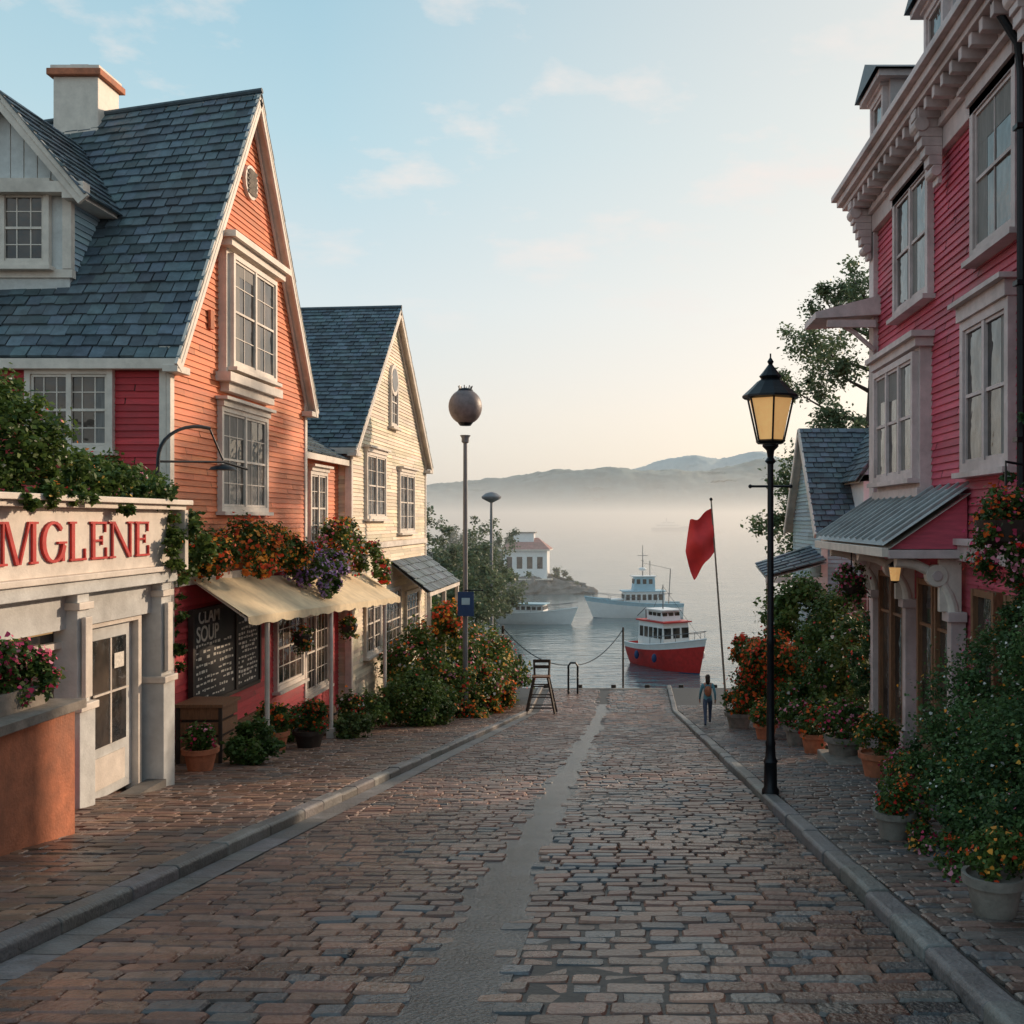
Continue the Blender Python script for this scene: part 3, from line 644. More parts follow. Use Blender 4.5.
pot('flower_pot',2.78,7.75,.22,.32,'gwood',(.25,.8,2600,.038,G1,G2,ORG,170,.04))
foliage('shrub',[(-7.3,19.9,S(19.9)+.5,.55,.55,.5)],4000,.085,G1,G2,None,0,.05,None,21)
foliage('shrub',[(-7.3,27.3,S(27.3)+.4,.6,.7,.45)],2500,.09,G1,GY,None,0,.05,None,22)
foliage('shrub',[(-8.5,25.8,S(25.8)+.5,.5,.8,.5)],2500,.09,G1,G2,MIX,120,.09,None,23)
foliage('shrub',[(-6.9,32.8,S(32.8)+.95,1.15,1.15,1.0),(-6.4,33.8,S(33.8)+.7,.9,.9,.8),(-7.8,30.9,S(31)+.6,.6,.9,.6)],15000,.10,G1,(.15,.22,.05),MIX,160,.1,None,24,kc=140)
g=grp('wooden_crate',(-8.4,20.4,S(20.4)+.12)); m=MB(); z=S(20.4)+.12
for zz in(0,.3,.6,.9): 
    m.box(-8.8,-7.95,20.05,20.1,z+zz,z+zz+.24,'wood'); m.box(-8.0,-7.95,20.1,20.9,z+zz,z+zz+.24,'wood'); m.box(-8.8,-8.75,20.1,20.9,z+zz,z+zz+.24,'wood')
for x in(-8.82,-7.99): m.box(x,x+.07,20.02,20.049,z,z+1.14,'dwood')
m.box(-8.74,-8.01,20.11,20.85,z,z+1.12,'dwood')
m.box(-8.85,-7.9,20.0,20.95,z+1.14,z+1.2,'wood'); m.build('slats',g)
g=grp('wooden_barrel',(-8.4,28.2,S(28.2)+.1)); m=MB(); m.lathe((-8.4,28.2,S(28.2)+.1),[(.35,0),(.45,.35),(.36,.8),(.3,.8),(.3,.7),(.01,.7)],'wood',18)
for zz in(.15,.6): m.lathe((-8.4,28.2,S(28.2)+.1),[(.43,zz),(.44,zz+.06)],'iron',18)
m.build('staves',g,smooth=True)
foliage('flower_bed',[(-7.6,36.2,-3.4,1.1,1.5,1.8),(-6.5,38.2,-4.3,1.0,1.3,1.2),(-7.2,41,-3.3,1.3,1.6,2.1),(-6.0,42,-4.8,1.0,1.6,1.2),(-6.2,45,-4.6,1.3,1.6,1.7),(-5.4,47.5,-5.4,.9,1.6,1.0),(-6.6,49,-4.6,1.3,1.3,1.6)],36000,.14,G1,(.15,.22,.05),MIX,3600,.13,None,25,kc=320)
foliage('flower_bed',[(-6.9,39.5,-1.8,.6,1,.8),(-5.4,43,-5.3,.6,2,.7),(-5.8,38,-5.1,.6,1.2,.6)],7000,.13,G1,G2,ORG,1500,.13,None,26)
foliage('shrub',[(-9.5,47.5,-3.6,1.5,1.5,2.2),(-11,50,-3.5,2,1.5,2.6)],8000,.2,G1,G2,None,0,.1,None,27)
# ---------------------------------------------------------------- lamps
def street_lamp(x,y,top):
    z=S(y)+.12; g=grp('street_lamp',(x,y,z)); m=MB(); Hh=top-z
    m.lathe((x,y,z),[(.13,0),(.13,.06),(.1,.1),(.095,.45),(.11,.48),(.08,.54),(.07,.7),(.08,.75),(.062,.8),(.052,2.2),(.066,2.25),(.05,2.3),(.045,Hh-1.62),(.085,Hh-1.58),(.045,Hh-1.52),(.06,Hh-1.42),(.12,Hh-1.36),(.12,Hh-1.33)],'iron',16)
    m.tube([(x-.3,y,z+Hh-1.95),(x+.3,y,z+Hh-1.95)],.018,'iron',8); m.ell((x-.3,y,z+Hh-1.95),(.03,.03,.03),'iron',8,6); m.ell((x+.3,y,z+Hh-1.95),(.03,.03,.03),'iron',8,6)
    m.build('post',g,smooth=True)
    l=MB(); zb=z+Hh-1.32
    l.lathe((x,y,zb),[(.2,0),(.24,.04),(.2,.06)],'iron',6)
    l.lathe((x,y,zb+.66),[(.36,0),(.42,.02),(.42,.05),(.3,.16),(.2,.26),(.14,.3),(.17,.34),(.12,.4),(.06,.48),(.03,.52),(.05,.56),(.012,.62),(.012,.68)],'iron',12)
    for i in range(6):
        a=math.pi/6+i*math.pi/3; l.tube([(x+.215*math.cos(a),y+.215*math.sin(a),zb+.05),(x+.36*math.cos(a),y+.36*math.sin(a),zb+.67)],.016,'iron',6)
    l.build('lantern_frame',g)
    q=MB(); q.lathe((x,y,zb+.06),[(.19,0),(.335,.6)],'amber',6); q.build('lantern_glass',g)
    return g
street_lamp(2.13,15.2,4.45)
x,y=-6.0,38.0; z=S(y)+.1; g=grp('globe_street_lamp',(x,y,z)); m=MB()
m.lathe((x,y,z),[(.2,0),(.2,.3),(.12,.4),(.1,1.5),(.075,10.2),(.14,10.25),(.14,10.4),(.2,10.5)],'grey',12); m.build('pole',g,smooth=True)
m=MB(); m.ell((x,y,6.2),(.62,.62,.66),'globe',24,16); m.build('globe',g,smooth=True)
m=MB(); m.lathe((x,y,6.78),[(.3,0),(.25,.08),(.1,.12)],'iron',12)
for i in range(8): a=i*math.pi/4; m.tube([(x+.2*math.cos(a),y+.2*math.sin(a),6.8),(x+.26*math.cos(a),y+.26*math.sin(a),6.98)],.02,'iron',5)
m.lathe((x,y,5.5),[(.2,0),(.28,.1)],'iron',12); m.build('cap',g)
g=grp('hanging_banner',(-5.9,37.9,-1.4)); m=MB(); m.tube([(-6.0,37.9,-.6),(-5.3,37.8,-.6)],.025,'iron',6); m.obox((-5.95,37.8,-1.1),X_,Z_,-Y_,.6,.9,.03,'navy'); m.obox((-5.95,37.78,-1.0),X_,Z_,-Y_,.3,.25,.02,'palebl'); m.build('banner',g)
x,y=-10.2,77.; g=grp('harbor_lamp',(x,y,-6.5)); m=MB(); m.tube([(x,y,-6.5),(x,y,3.3)],[.16,.1],'grey',8); m.lathe((x,y,3.3),[(.1,0),(.7,.3),(.75,.45),(.45,.7),(.1,.8)],'grey',12); m.build('pole',g,smooth=True)
# flag
x,y=4.35,42.; g=grp('flag_pole',(x,y,S(y))); m=MB(); tp=V((3.45,42,2.85)); bt=V((4.1,42,S(42)))
m.tube([bt,tp],[.05,.03],'gwood',8); m.ell(tp,(.07,.07,.07),'iron',8,6); m.build('pole',g)
vs=[];fs=[];na,nb=16,18
for i in range(na+1):
    for j in range(nb+1):
        s=i/na;t=j/nb; p=tp.lerp(bt,.04+.2*t+.03*s)
        vs.append((p.x-1.15*s*(1-.45*abs(t-.45)),p.y+.26*math.sin(s*6+t*3)*s+.1*math.sin(t*9),p.z-.35*s-.5*s*math.sin(t*1.6)+.14*math.sin(s*8+t*4)*s))
for i in range(na):
    for j in range(nb): a=i*(nb+1)+j; fs.append((a,a+1,a+nb+2,a+nb+1))
m=MB(); m.add(vs,fs,'flag'); m.build('flag',g,smooth=True)
# stool
x,y=-3.65,43.6; z=S(y)+.02; g=grp('tall_wooden_stool',(x,y,z)); m=MB()
for sx_ in(-1,1):
    for sy in(-1,1): m.beam((x+sx_*.62,y+sy*.4,z),(x+sx_*.3,y+sy*.22,z+1.55),.08,.08,'dwood')
    m.beam((x+sx_*.3,y+.22,z+1.5),(x+sx_*.34,y+.3,z+2.25),.07,.07,'dwood')
    for zz in(.45,1.0): m.beam((x+sx_*(.62-.32*zz/1.55),y-.4+.18*zz/1.55,z+zz),(x+sx_*(.62-.32*zz/1.55),y+.4-.18*zz/1.55,z+zz),.05,.05,'dwood')
for zz in(.3,.75,1.2):
    for sy in(-1,1): m.beam((x-(.62-.32*zz/1.55),y+sy*(.4-.18*zz/1.55),z+zz),(x+(.62-.32*zz/1.55),y+sy*(.4-.18*zz/1.55),z+zz),.05,.05,'dwood')
m.box(x-.38,x+.38,y-.3,y+.3,z+1.55,z+1.61,'wood')
for zz in(1.95,2.2): m.box(x-.36,x+.36,y+.27,y+.31,z+zz-.07,z+zz+.07,'dwood')
m.build('frame',g)
# mooring rail and chain
g=grp('mooring_rail',(-2.5,50,-6.4)); m=MB(); m.tube([(-2.85,49.8,-6.46),(-2.85,49.8,-5.1),(-2.75,49.8,-4.95),(-2.5,49.8,-4.95),(-2.4,49.8,-5.1),(-2.4,49.8,-6.46)],.05,'iron',8)
def chain(a,b,sag): 
    a=V(a);b=V(b); m.tube([a.lerp(b,t)-Z_*sag*4*t*(1-t) for t in np.linspace(0,1,14)],.022,'iron',5)
chain((-6.0,49.5,-3.2),(-2.85,49.8,-5.05),.5); chain((-2.4,49.8,-5.05),(-.2,52.5,-3.6),.4)
m.tube([(-6.0,49.5,-6.4),(-6.0,49.5,-3.1)],.07,'dwood',8); m.tube([(-.2,52.5,-8),(-.2,52.5,-3.5)],.05,'dwood',8); m.build('rail',g)
g=grp('wooden_pier',(-8,54,-6.6)); m=MB()
for i in range(22): m.box(-9.6,-6.2,51.75+i*.4,52.1+i*.4,-6.75,-6.65,'gwood')
for i in range(4):
    for xx in(-9.5,-6.3): m.tube([(xx,52.5+i*2.6,-9),(xx,52.5+i*2.6,-5.9)],.12,'dwood',8)
m.build('deck',g)
# ---------------------------------------------------------------- right townhouse
th=grp('townhouse',(5.2,18,-2.5)); XW=5.2; Y1=21.4; Y0=4
m=MB(); m.box(XW+.02,16,Y0,Y1-.02,-4.5,8.9,'core')
m.add([(5.15,Y0,8.9),(5.15,Y1,8.9),(6.3,Y1-1,11.3),(6.3,Y0+1,11.3),(16,Y0,8.9),(16,Y1,8.9),(15,Y1-1,11.3),(15,Y0+1,11.3)],[(0,1,2,3),(4,7,6,5),(0,3,7,4),(1,5,6,2),(3,2,6,7)],'slate')
m.build('body',th)
m=MB(); clap(m,(XW,Y0,0),Y_,-X_,1.5,8.3,lambda z:(0,Y1-Y0),'pink',h=.12); clap(m,(XW,Y1,0),X_,Y_,-4,8.3,lambda z:(0,10),'pink'); clap(m,(XW,Y0,0),Y_,-X_,-4,1.5,lambda z:(0,Y1-Y0),'pink',h=.12); m.build('clapboards',th)
m=MB()
for (x0,z0_,z1_,e) in((5.06,7.95,8.3,.14),(4.98,8.3,8.42,.22),(4.62,8.62,8.72,.58),(4.52,8.72,8.86,.68),(4.42,8.86,8.98,.78)):
    m.box(x0,5.6,Y0,Y1+e,z0_,z1_,'rtrim')
m.box(5.02,5.6,Y0,Y1+.2,8.42,8.62,'rtrim')
y=Y0+.2
while y<Y1: m.box(4.66,5.02,y,y+.13,8.44,8.618,'rtrim'); y+=.42
for y in(Y1-.1,16.55,12.4,9):
    for i in range(8):
        a=i/7; m.box(4.62+.36*a**1.5,5.06-.001*i,y-.14,y+.14,8.6-.15*(i+1)-.0,8.6-.15*i-.002,'rtrim')
    m.tube([(4.72,y-.17,8.35),(4.72,y+.17,8.35)],.12,'rtrim',12); m.tube([(4.95,y-.17,7.6),(4.95,y+.17,7.6)],.09,'rtrim',12)
m.box(5.08,5.25,Y1-.28,Y1+.1,-4,7.95,'rtrim'); m.box(5.0,5.2,Y0,Y1+.12,1.38,1.62,'rtrim'); m.box(4.93,5.2,Y0,Y1+.18,1.62,1.72,'rtrim')
m.build('cornice',th,bevel=.01)
m=MB()
for y,w,s in((18.4,2.0,2),(14.25,1.5,1),(10.8,1.9,2)): window(m,(XW,y,6.95),Y_,-X_,w,2.0,1 if s==2 else 2,1,s,'rtrim',hood=.2,fr=.14,curt=True,proud=.06)
for y,w,s in((18.9,2.6,3),(14.6,1.7,2),(10.8,1.9,2)):
    if s==3:
        m.box(4.98,5.2,y-w/2-.2,y+w/2+.2,2.55,4.95,'rtrim'); m.box(4.87,5.2,y-w/2-.3,y+w/2+.3,4.95,5.1,'rtrim'); m.box(4.78,5.2,y-w/2-.38,y+w/2+.38,5.1,5.2,'rtrim'); m.box(4.9,5.2,y-w/2-.3,y+w/2+.3,2.4,2.55,'rtrim')
        window(m,(4.98,y,3.8),Y_,-X_,w,1.95,1,1,s,'rtrim',hood=0,curt=True,proud=.03)
    else: window(m,(XW,y,3.85),Y_,-X_,w,2.0,1,1,s,'rtrim',hood=.22,fr=.14,curt=True,proud=.06)
for y in(19.9,16.2,12.4):
    m.box(4.95,6.5,y-.65,y+.65,8.98,10.3,'rtrim'); window(m,(4.95,y,9.65),Y_,-X_,.8,.95,1,1,1,'rtrim',hood=.06,proud=.03)
    m.box(4.7,6.5,y-.8,y+.8,10.3,10.42,'rtrim')
    m.add([(4.62,y-.9,10.42),(4.62,y+.9,10.42),(4.62,y,10.85),(6.8,y-.9,10.42),(6.8,y+.9,10.42),(6.8,y,10.85)],[(0,1,2),(0,2,5,3),(1,4,5,2)],'slate')
m.build('windows',th)
m=MB(); m.tube([(4.6,13.1,8.9),(4.75,13.1,8.5),(5.0,13.1,8.1),(5.04,13.1,7.7),(5.04,13.1,1.8)],.055,'iron',8)
for z in(7,5,3): m.box(4.96,5.12,13.02,13.18,z,z+.06,'iron')
m.build('downpipe',th,smooth=True)
m=MB() # upper side canopy
m.add([(3.85,20.9,6.25),(3.85,22.2,6.25),(5.2,22.2,6.6),(5.2,20.9,6.6),(3.85,20.9,6.12),(3.85,22.2,6.12),(5.2,22.2,6.2),(5.2,20.9,6.2)],[(0,1,2,3),(7,6,5,4),(0,4,5,1),(0,3,7,4),(1,5,6,2)],'rtrim')
m.box(4.1,5.1,20.95,21.05,5.95,6.1,'rtrim'); m.tube([(5.1,21.1,5.5),(4.7,21.1,5.85),(4.3,21.1,6.1)],.05,'rtrim',8); m.build('side_canopy',th)
m=MB() # entrance canopy
slates(m,(3.85,15.4,1.62),(3.85,20.9,1.62),(5.14,15.4,2.5),(5.14,20.9,2.5),w=.45,ex=3,k='roof_metal')
y=15.4
while y<20.9: m.beam((3.84,y,1.69),(5.14,y,2.57),.03,.05,'roof_metal'); y+=.45
m.add([(3.95,15.5,1.56),(5.15,15.5,1.56),(5.15,15.5,2.4)],[(0,1,2)],'pink'); m.add([(3.95,20.8,1.56),(5.15,20.8,1.56),(5.15,20.8,2.4)],[(0,1,2)],'pink')
m.box(3.83,3.93,15.4,20.9,1.44,1.58,'trim'); m.box(3.93,5.1,15.38,15.48,1.42,1.55,'rtrim'); m.box(3.93,5.1,20.8,20.9,1.42,1.55,'rtrim'); m.box(3.93,5.15,15.5,20.8,1.45,1.5,'trim')
for y in(15.65,18.2,20.6):
    m.box(4.92,5.15,y-.1,y+.1,-4,.55,'rtrim'); m.box(4.86,5.15,y-.15,y+.15,-4,S(y)+.9,'rtrim'); m.box(4.86,5.15,y-.16,y+.16,.45,.6,'rtrim')
    pts=[(4.98-.88*(1-math.cos(a)),y,.55+.82*math.sin(a)) for a in np.linspace(0,math.pi/2,9)]
    m.tube(pts,[.11,.10,.09,.08,.08,.08,.08,.09,.1],'trim',10); m.tube([(4.72,y-.08,1.15),(4.72,y+.08,1.15)],.17,'trim',14); m.tube([(4.72,y-.1,1.15),(4.72,y+.1,1.15)],.08,'rtrim',12); m.box(4.76,5.1,y-.05,y+.05,.6,1.4,'trim')
m.build('entrance_canopy',th,bevel=.008)
m=MB() # ground floor
for i,y in enumerate((13.2,14.5,16.3,17.3,19.1,20.0)):
    zz=S(y); w=.75
    m.box(5.1,5.16,y-w/2,y+w/2,zz+.9,.9,'glass'); m.box(5.02,5.16,y-w/2-.09,y-w/2,zz+.2,1.0,'wood'); m.box(5.02,5.16,y+w/2,y+w/2+.09,zz+.2,1.0,'wood'); m.box(5.03,5.16,y-w/2,y+w/2,.9,1.0,'wood'); m.box(5.03,5.16,y-w/2,y+w/2,zz+.1,zz+.9,'wood'); m.box(5.05,5.12,y-w/2,y+w/2,.2,.25,'wood')
m.box(5.08,5.17,12,Y1-.3,-4,S(18)+.3,'stucco')
m.build('ground_floor',th)
g=grp('hanging_lantern',(4.5,17.2,1.2)); m=MB(); m.tube([(4.5,17.2,1.45),(4.5,17.2,1.3)],.01,'iron',5); m.lathe((4.5,17.2,1.2),[(.02,.12),(.12,.05),(.12,.02)],'iron',6); m.lathe((4.5,17.2,.98),[(.07,0),(.1,.22)],'amber',6); m.lathe((4.5,17.2,.94),[(.03,0),(.08,.04)],'iron',6); m.build('lantern',g)
g=grp('hanging_flower_basket',(4.55,12.3,1.8)); m=MB(); m.tube([(5.15,12.3,2.6),(4.55,12.3,2.7),(4.55,12.3,2.3)],.02,'iron',6); m.lathe((4.55,12.3,1.6),[(.1,0),(.3,.15),(.36,.4)],'dwood',14); m.build('basket',g)
foliage('flowers',[(4.55,12.3,2.05,.5,.5,.42),(4.5,12.3,1.6,.45,.45,.4)],6000,.055,G1,G2,RED+PNK,800,.06,g,31)
g=grp('hanging_flower_basket',(4.25,19.4,.7)); m=MB(); m.tube([(4.25,19.4,1.45),(4.25,19.4,1.0)],.012,'iron',5); m.lathe((4.25,19.4,.6),[(.08,0),(.2,.12),(.25,.3)],'dwood',12); m.build('basket',g)
foliage('flowers',[(4.25,19.4,.95,.34,.34,.25),(4.25,19.4,.65,.3,.3,.25)],2500,.055,G1,G2,PNK,320,.06,g,39)
# right greenery
foliage('flowering_bush',[(4.25,11.9,-.35,.9,1.0,1.0),(4.2,10.3,-.6,.9,1.0,.95),(3.85,9.2,-.75,.65,.8,.6),(4.65,11,.5,.55,1.0,.8),(4.75,12.9,.1,.45,.8,1.1),(3.75,11.2,-1,.5,.8,.45),(4.4,8.3,-.6,.9,.9,1.0),(3.4,10,-1.1,.4,.6,.3),(4.85,12.5,1.0,.3,.6,.5),(3.75,12.2,-.9,.4,.6,.5)],75000,.048,GD1,(.12,.21,.065),[(.78,.73,.68),(.85,.3,.03),(.85,.42,.06),(.7,.18,.28)],2000,.042,None,32,kc=560,clump=.3)
foliage('flowering_border',[(3.1,9.2,-1.15,.3,.7,.2),(3.2,10.6,-1.35,.3,.6,.2),(3.4,12.4,-1.5,.35,.6,.25),(4.1,14.6,-1.7,.4,.8,.35),(4.4,16.2,-1.9,.35,.6,.35)],9000,.05,G1,G2,ORG+PNK,1100,.05,None,38)
foliage('climbing_ivy',[(5.0,14.8,-.9,.25,.9,.9),(5.0,21.5,-.8,.4,.6,1.4),(5.05,13.3,2.2,.15,.3,1.2),(5.05,12.6,3.3,.12,.4,.6)],9000,.07,GD1,GD2,MIX,140,.07,None,33)
foliage('shrub',[(5.3,24.6,-1.6,.9,1.3,1.6),(5.5,26.8,-1.4,1.1,1.2,1.9),(4.7,23.4,-2.6,.6,.8,.7),(4.8,27.5,-3,.8,1,1)],26000,.10,G1,G2,MIX,500,.09,None,34,kc=240)
foliage('shrub',[(5.1,30.2,-.7,1.1,1.2,1.1),(5.6,31,-2.4,1,1.2,1.6)],9000,.14,G1,G2,None,0,.1,None,35)
foliage('flowering_bush',[(4.1,29.3,-2.0,.85,.9,.8),(3.9,30,-2.9,.8,.8,.8),(4.6,28.5,-2.0,.6,.7,.6),(3.5,30.5,-1.8,.5,.6,.45)],12000,.10,G1,G2,[(.8,.06,.02),(.85,.16,.03)],2200,.11,None,36)
foliage('shrub',[(4.9,35,-3.4,1,1.6,1.6),(5.2,39,-4,1.2,2,1.6)],8000,.17,G1,G2,MIX,300,.14,None,37)
g=grp('wooden_planter',(4.3,20.3,-2.8)); m=MB(); m.box(3.9,4.75,19.6,21.0,S(21),S(20.3)+.22,'gwood'); m.build('box',g,bevel=.02)
# cottage right
ct=grp('cottage',(6.2,33,-4)); m=MB()
m.box(6.2,14,32.5,38,-7,1.5,'core'); clap(m,(6.2,32.48,0),X_,-Y_,-6,2.0,lambda z:(0,8),'blue'); clap(m,(6.18,32.5,0),Y_,-X_,-7,2.0,lambda z:(0,5.5),'blue')
s=(5.1-2)/2.75; clap(m,(6.18,32.5,0),Y_,-X_,2.0,4.95,lambda z:((z-2)/s,5.5-(z-2)/s),'blue')
slates(m,(5.9,32.1,1.6),(14,32.1,1.6),(5.9,35.25,5.15),(14,35.25,5.15)); slates(m,(5.9,38.4,1.6),(14,38.4,1.6),(5.9,35.25,5.15),(14,35.25,5.15),w=.5,ex=.4)
for a,bb in(((5.9,32.1,1.5),(5.9,35.25,5.05)),((5.9,38.4,1.5),(5.9,35.25,5.05))): m.beam(a,bb,.06,.22,'trim')
m.box(7.3,9.6,31.6,35,1.2,3.2,'white'); m.add([(7.1,31.58,3.4),(9.8,31.58,3.4),(8.45,31.58,5.2),(8.45,35.3,5.2)],[(0,1,2)],'palebl')
slates(m,(7.0,31.3,3.2),(7.0,35,3.2),(8.45,31.3,5.3),(8.45,35.3,5.3)); slates(m,(9.9,31.3,3.2),(9.9,35,3.2),(8.45,31.3,5.3),(8.45,35.3,5.3))
window(m,(8.3,31.6,2.4),X_,-Y_,.9,1.3,2,2,1,hood=.08); window(m,(7.6,32.48,-.9),X_,-Y_,1.0,1.6,2,2,1,hood=.1)
m.box(6.15,6.35,32.4,32.47,-6,1.9,'trim')
slates(m,(4.3,31.8,.25),(6.2,31.8,.75),(4.3,34.5,.55),(6.2,34.5,1.15),w=.4,ex=.4); m.box(4.3,6.2,31.75,31.8,.05,.22,'trim'); m.box(4.35,4.5,31.9,32.05,-5,.2,'trim')
m.build('house_shell',ct)
# ---------------------------------------------------------------- trees
def tree(name,x,y,zg,top,cr,n,seed,leaf=.16,sp=1.0,dark=G1,light=G2,dens=1):
    r=random.Random(seed); g=grp(name,(x,y,zg)); m=MB(); H=top-zg; b=[]
    t0=V((x,y,zg)); p1=V((x+r.uniform(-.2,.2),y,zg+H*.35)); p2=V((x+r.uniform(-.4,.4),y+r.uniform(-.3,.3),zg+H*.65)); p3=V((x,y,zg+H*.93))
    R=H*.018; m.tube([t0,t0.lerp(p1,.5),p1,p2,p3],[R*1.5,R*1.1,R,R*.6,R*.15],'dwood',8)
    NB=22
    for i in range(NB):
        t=.42+.56*i/(NB-1); base=p1.lerp(p2,(t-.35)/.3) if t<.65 else p2.lerp(p3,min(1,(t-.65)/.3)); a=i*2.4+r.uniform(-.4,.4); L=cr*(1.0-1.1*abs(t-.68))*r.uniform(.5,1.05)
        e=base+V((math.cos(a)*L,math.sin(a)*L,L*.5)); mid=base.lerp(e,.5)+V((0,0,-.06*L)); m.tube([base,mid,e],[R*.3,R*.16,R*.04],'dwood',6)
        s=cr*r.uniform(.22,.36)*sp
        b.append((e.x,e.y,e.z+.1,s,s,s*.7)); q=mid.lerp(e,.4); b.append((q.x+r.uniform(-.5,.5),q.y,q.z+.35,s*.9,s*.9,s*.6))
        for k in range(3):
            e2=e+V((r.uniform(-.5,.5),r.uniform(-.5,.5),r.uniform(-.1,.5)))*cr*.3; m.tube([mid.lerp(e,.6),e2],[R*.09,R*.02],'dwood',5)
            if k==0: b.append((e2.x,e2.y,e2.z,s*.5,s*.5,s*.4))
    b.append((x,y,top-.5,cr*.3,cr*.3,cr*.3)); m.build('trunk',g,smooth=True)
    foliage('crown',b,n,leaf,dark,light,None,0,.1,g,seed,kc=int(300*dens),clump=.6)
tree('tree',9.9,41,-5.9,11.8,3.7,34000,41,.14,1.0,(.07,.11,.06),(.19,.25,.13))  # leaf colours lightened to carry the distance haze
tree('tree',9.4,49,-6.4,4.5,3.0,9000,42,.2,1.1,(.06,.10,.05),(.17,.23,.11))
tree('tree',17,48,-6.4,8,4,9000,43,.25)
bl=[];r=random.Random(5)
for i in range(34):
    x=-10.5-r.uniform(0,1)*i*.7; y=r.uniform(62,86)+i*.4; h=r.uniform(3.5,7.5)*(1+.02*i); bl.append((x,y,-6.8+h*.55,1.6+h*.12,1.6,h*.5))
for i in range(12):
    x=-15.5+i*.45; y=84+r.uniform(-3,3); h=8.5-i*.35+r.uniform(-.8,.8); bl.append((x,y,-7+h*.5,1.5,1.5,h*.5))
foliage('shoreline_trees',bl,44000,.24,(.07,.10,.06),(.17,.21,.11),None,0,.1,None,51,kc=640)  # paler greens: haze over the shore is painted into the leaf colours
bl=[(r.uniform(10,40),r.uniform(56,75),-4.5,2,2,2.4) for i in range(26)]
foliage('shoreline_trees',bl,14000,.35,(.06,.09,.055),(.14,.19,.1),None,0,.1,None,52,kc=300)
# ---------------------------------------------------------------- island + house
def rocks(name,cs,seed):
    r=random.Random(seed); m=MB()
    for(x,y,z,a,b,c) in cs:
        n=18;k=9;vs=[];fs=[]
        for i in range(k+1):
            an=-math.pi/2+math.pi*i/k
            for j in range(n):
                t=2*math.pi*j/n; q=1+r.uniform(-.2,.2); vs.append((x+a*max(.03,math.cos(an))*math.cos(t)*q,y+b*max(.03,math.cos(an))*math.sin(t)*q,z+c*math.sin(an)*(1+r.uniform(-.15,.15))))
        for i in range(k):
            for j in range(n): fs.append((i*n+j,i*n+(j+1)%n,(i+1)*n+(j+1)%n,(i+1)*n+j))
        m.add(vs,fs,'rock')
    m.build(name)
rocks('island',[(-14,133,-7.5,9,5,2.6),(-20,135,-7.3,10,6,3.6),(-9,131,-7.4,5,3,1.5),(-5.8,130,-7.4,2.4,1.6,1.1),(-12,130,-7.3,3,2,2),(-30,134,-7,9,7,5)],3)
ih=grp('harbor_house',(-13,132,-4.5)); m=MB()
m.box(-15.8,-10.2,130.5,135,-6,-1.9,'white'); m.box(-16.2,-9.8,130,135.5,-1.9,-1.75,'trim')
m.add([(-16.2,130,-1.75),(-9.8,130,-1.75),(-9.8,135.5,-1.75),(-16.2,135.5,-1.75),(-14.5,132.8,-.3),(-11.5,132.8,-.3)],[(0,1,5,4),(1,2,5),(2,3,4,5),(3,0,4)],'stucco'); m.box(-14.6,-12,131.8,134,-.9,.3,'white'); m.box(-14.8,-11.8,131.6,134.2,.3,.45,'gwood')
for x in(-15,-13.7,-12.4,-11.1): m.box(x-.35,x+.35,130.45,130.5,-4.2,-2.7,'glass')
m.box(-16.5,-9.5,129.3,130.5,-5.6,-5.45,'trim'); m.build('house_shell',ih)
foliage('shoreline_trees',[(-17.5,133,-3.6,1.5,1.5,1.8),(-19.5,134,-3.0,2,2,2.8),(-9,132,-5,1.3,1,1),(-22,135,-2,3,2,3.5),(-7.2,131,-5.9,1.2,1,.7),(-16.5,137,-1.8,2.5,1.5,2.4)],9000,.3,(.07,.10,.07),(.16,.20,.12),None,0,.1,None,53)
